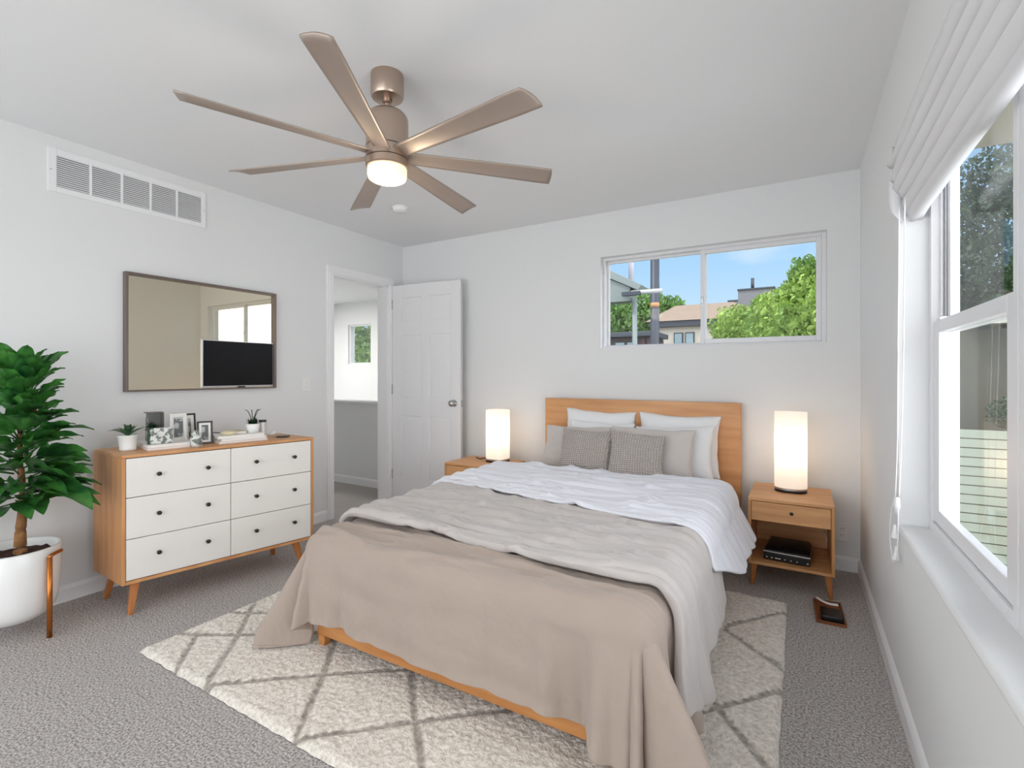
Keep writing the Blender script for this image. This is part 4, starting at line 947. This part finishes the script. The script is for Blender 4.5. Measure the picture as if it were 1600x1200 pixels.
# brown low house
M['brownwall'] = mat('brown_siding', (70,62,66), .8, bump=.05, stretch=(1,1,8), bscale=4); M['winglass'] = mat('far_window_glass', (120,142,152), .15, bump=0)
bh = thing('low_house', 'low dark brown flat-roofed house at the left of the strip window', 'house', (-7, 23, GZ))
m = MB(); m.box((-11, 22, GZ), (-5.75, 24.6, 2.85)); m.build('wall', M['brownwall'], bh)
m = MB(); m.box((-11.2, 21.6, 2.85), (-5.45, 24.3, 3.08)); m.build('roof', M['steeld'], bh, bevel=.03)
for x in (-7.3, -6.75): m = MB(); m.box((x, 21.95, 2.1), (x+.4, 22.0, 2.62)); m.build('window', M['winglass'], bh)
m = MB(); m.box((-6.1, 21.93, GZ), (-5.95, 21.99, 2.84)); m.box((-5.84, 21.93, GZ), (-5.75, 21.99, 2.84)); m.build('siding_strip', mat('maroon', (84,62,64), .7, bump=.01), bh)
ch = thing('cream_house', 'cream house with tan hipped roof and two dark-framed windows', 'house', (-4.5, 28, GZ))
m = MB(); m.box((-6.4, 26, GZ), (-1.5, 32, 3.60)); m.build('wall', mat('cream_stucco', (190,184,174), .85, bump=.05), ch)
m = MB(); m.box((-6.7, 25.6, 3.60), (-1.2, 32.4, 3.88)); m.build('fascia', M['steeld'], ch)
m = MB(); m.hexa([(-6.9,25.5,3.88),(-1.0,25.5,3.88),(-1.0,32.5,3.88),(-6.9,32.5,3.88)], [(-5.9,28,4.95),(-3.0,28,4.95),(-3.0,30,4.95),(-5.9,30,4.95)]); m.build('roof', mat('tan_shingle', (134,118,104), .9, var=.15, vscale=3, bump=.1), ch)
for x in (-5.55, -5.0):
    m = MB(); m.box((x, 25.93, 2.2), (x+.45, 25.99, 3.30)); f_ = m.build('window', M['steeld'], ch)
    m = MB(); m.box((x+.05, 25.90, 2.2), (x+.40, 25.93, 3.24)); m.build('pane', M['winglass'], f_)
gh = thing('grey_block', 'grey flat-roofed building with chimney pipe behind the trees', 'building', (-3, 42, GZ))
m = MB(); m.box((-4.6, 40, GZ), (-1.6, 44, 6.65)); m.box((-3.95, 40.2, 6.65), (-1.6, 44, 7.4)); m.build('wall', mat('grey_block', (104,106,110), .85, bump=.05), gh)
m = MB(); m.box((-4.0, 40.1, 7.4), (-1.5, 44.1, 7.5)); m.box((-4.65, 39.95, 6.6), (-3.95, 44, 6.7)); m.build('parapet', M['steeld'], gh)
m = MB(); m.tube([(-3.0,40.6,7.45),(-3.0,40.6,8.3)], .12, 10); m.build('chimney', M['steeld'], gh, smooth=True)

# outside the right window: fence, neighbour wall, porch ceiling, tree
M['slat'] = mat('pale_green_slats', (134,142,130), .7, bump=.05, stretch=(1,1,20), bscale=3)
M['umber'] = mat('dark_olive_wall', (72,72,62), .8, var=.2, vscale=1.5, bump=.05)
ow_ = thing('eave_soffit', 'beige eave soffit of the house above the right windows, seen through the glass', 'eave', (.85, 4, 2.5))
m = MB(); m.box((.52, -1.7, 2.50), (1.14, 3.8, 2.53)); m.build('soffit', mat('beige_soffit', (140,134,120), .8, bump=.02, stretch=(12,1,1), bscale=2), ow_)
m = MB(); m.box((1.14, -1.7, 2.46), (1.18, 3.8, 2.70)); m.build('fascia', mat('slate_fascia', (96,112,124), .6, bump=.01), ow_)
sf = thing('slat_screen', 'pale grey-green horizontal slat screen beyond the right window', 'fence', (2.6, 9, GZ))
for k in range(24):
    z = -2.62+k*.128; m = MB(); m.box((1.75, 8.98, z), (3.9, 9.0, z+.112)); m.build('slat', M['slat'], sf)
for x in (1.8, 2.8, 3.8): m = MB(); m.box((x, 9.0, GZ), (x+.08, 9.07, .44)); m.build('post', M['slat'], sf)
nb = thing('neighbour_house', 'dark olive neighbour house behind the slat screen beyond the right window', 'house', (4.0, 12, GZ))
m = MB(); m.box((1.95, 10.2, GZ), (7, 15, 1.95)); m.build('wall', M['umber'], nb)
m = MB(); m.box((2.2, 9.9, 1.95), (7.2, 15.3, 2.15)); m.build('fascia', mat('pale_fascia', (150,150,142), .6, bump=.01), nb)
tree(6.3, 25, GZ, [(0,0,4.9,2.0),(-.7,.4,6.8,1.7),(.9,-.2,3.7,1.9),(-1.0,0,3.6,1.5),(.3,0,8.4,1.5),(1.5,.3,5.0,1.3)], M['treedark'], 18000, .10, 'dark leafy tree beyond the slat screen outside the right window', seed=15)
tree(2.62, 9.6, GZ, [(0,0,.62,.30),(.25,0,.9,.25)], M['treedark'], 700, .04, 'small yellow-green shrub top between the slat screen and the dark house', nm='shrub', seed=17)
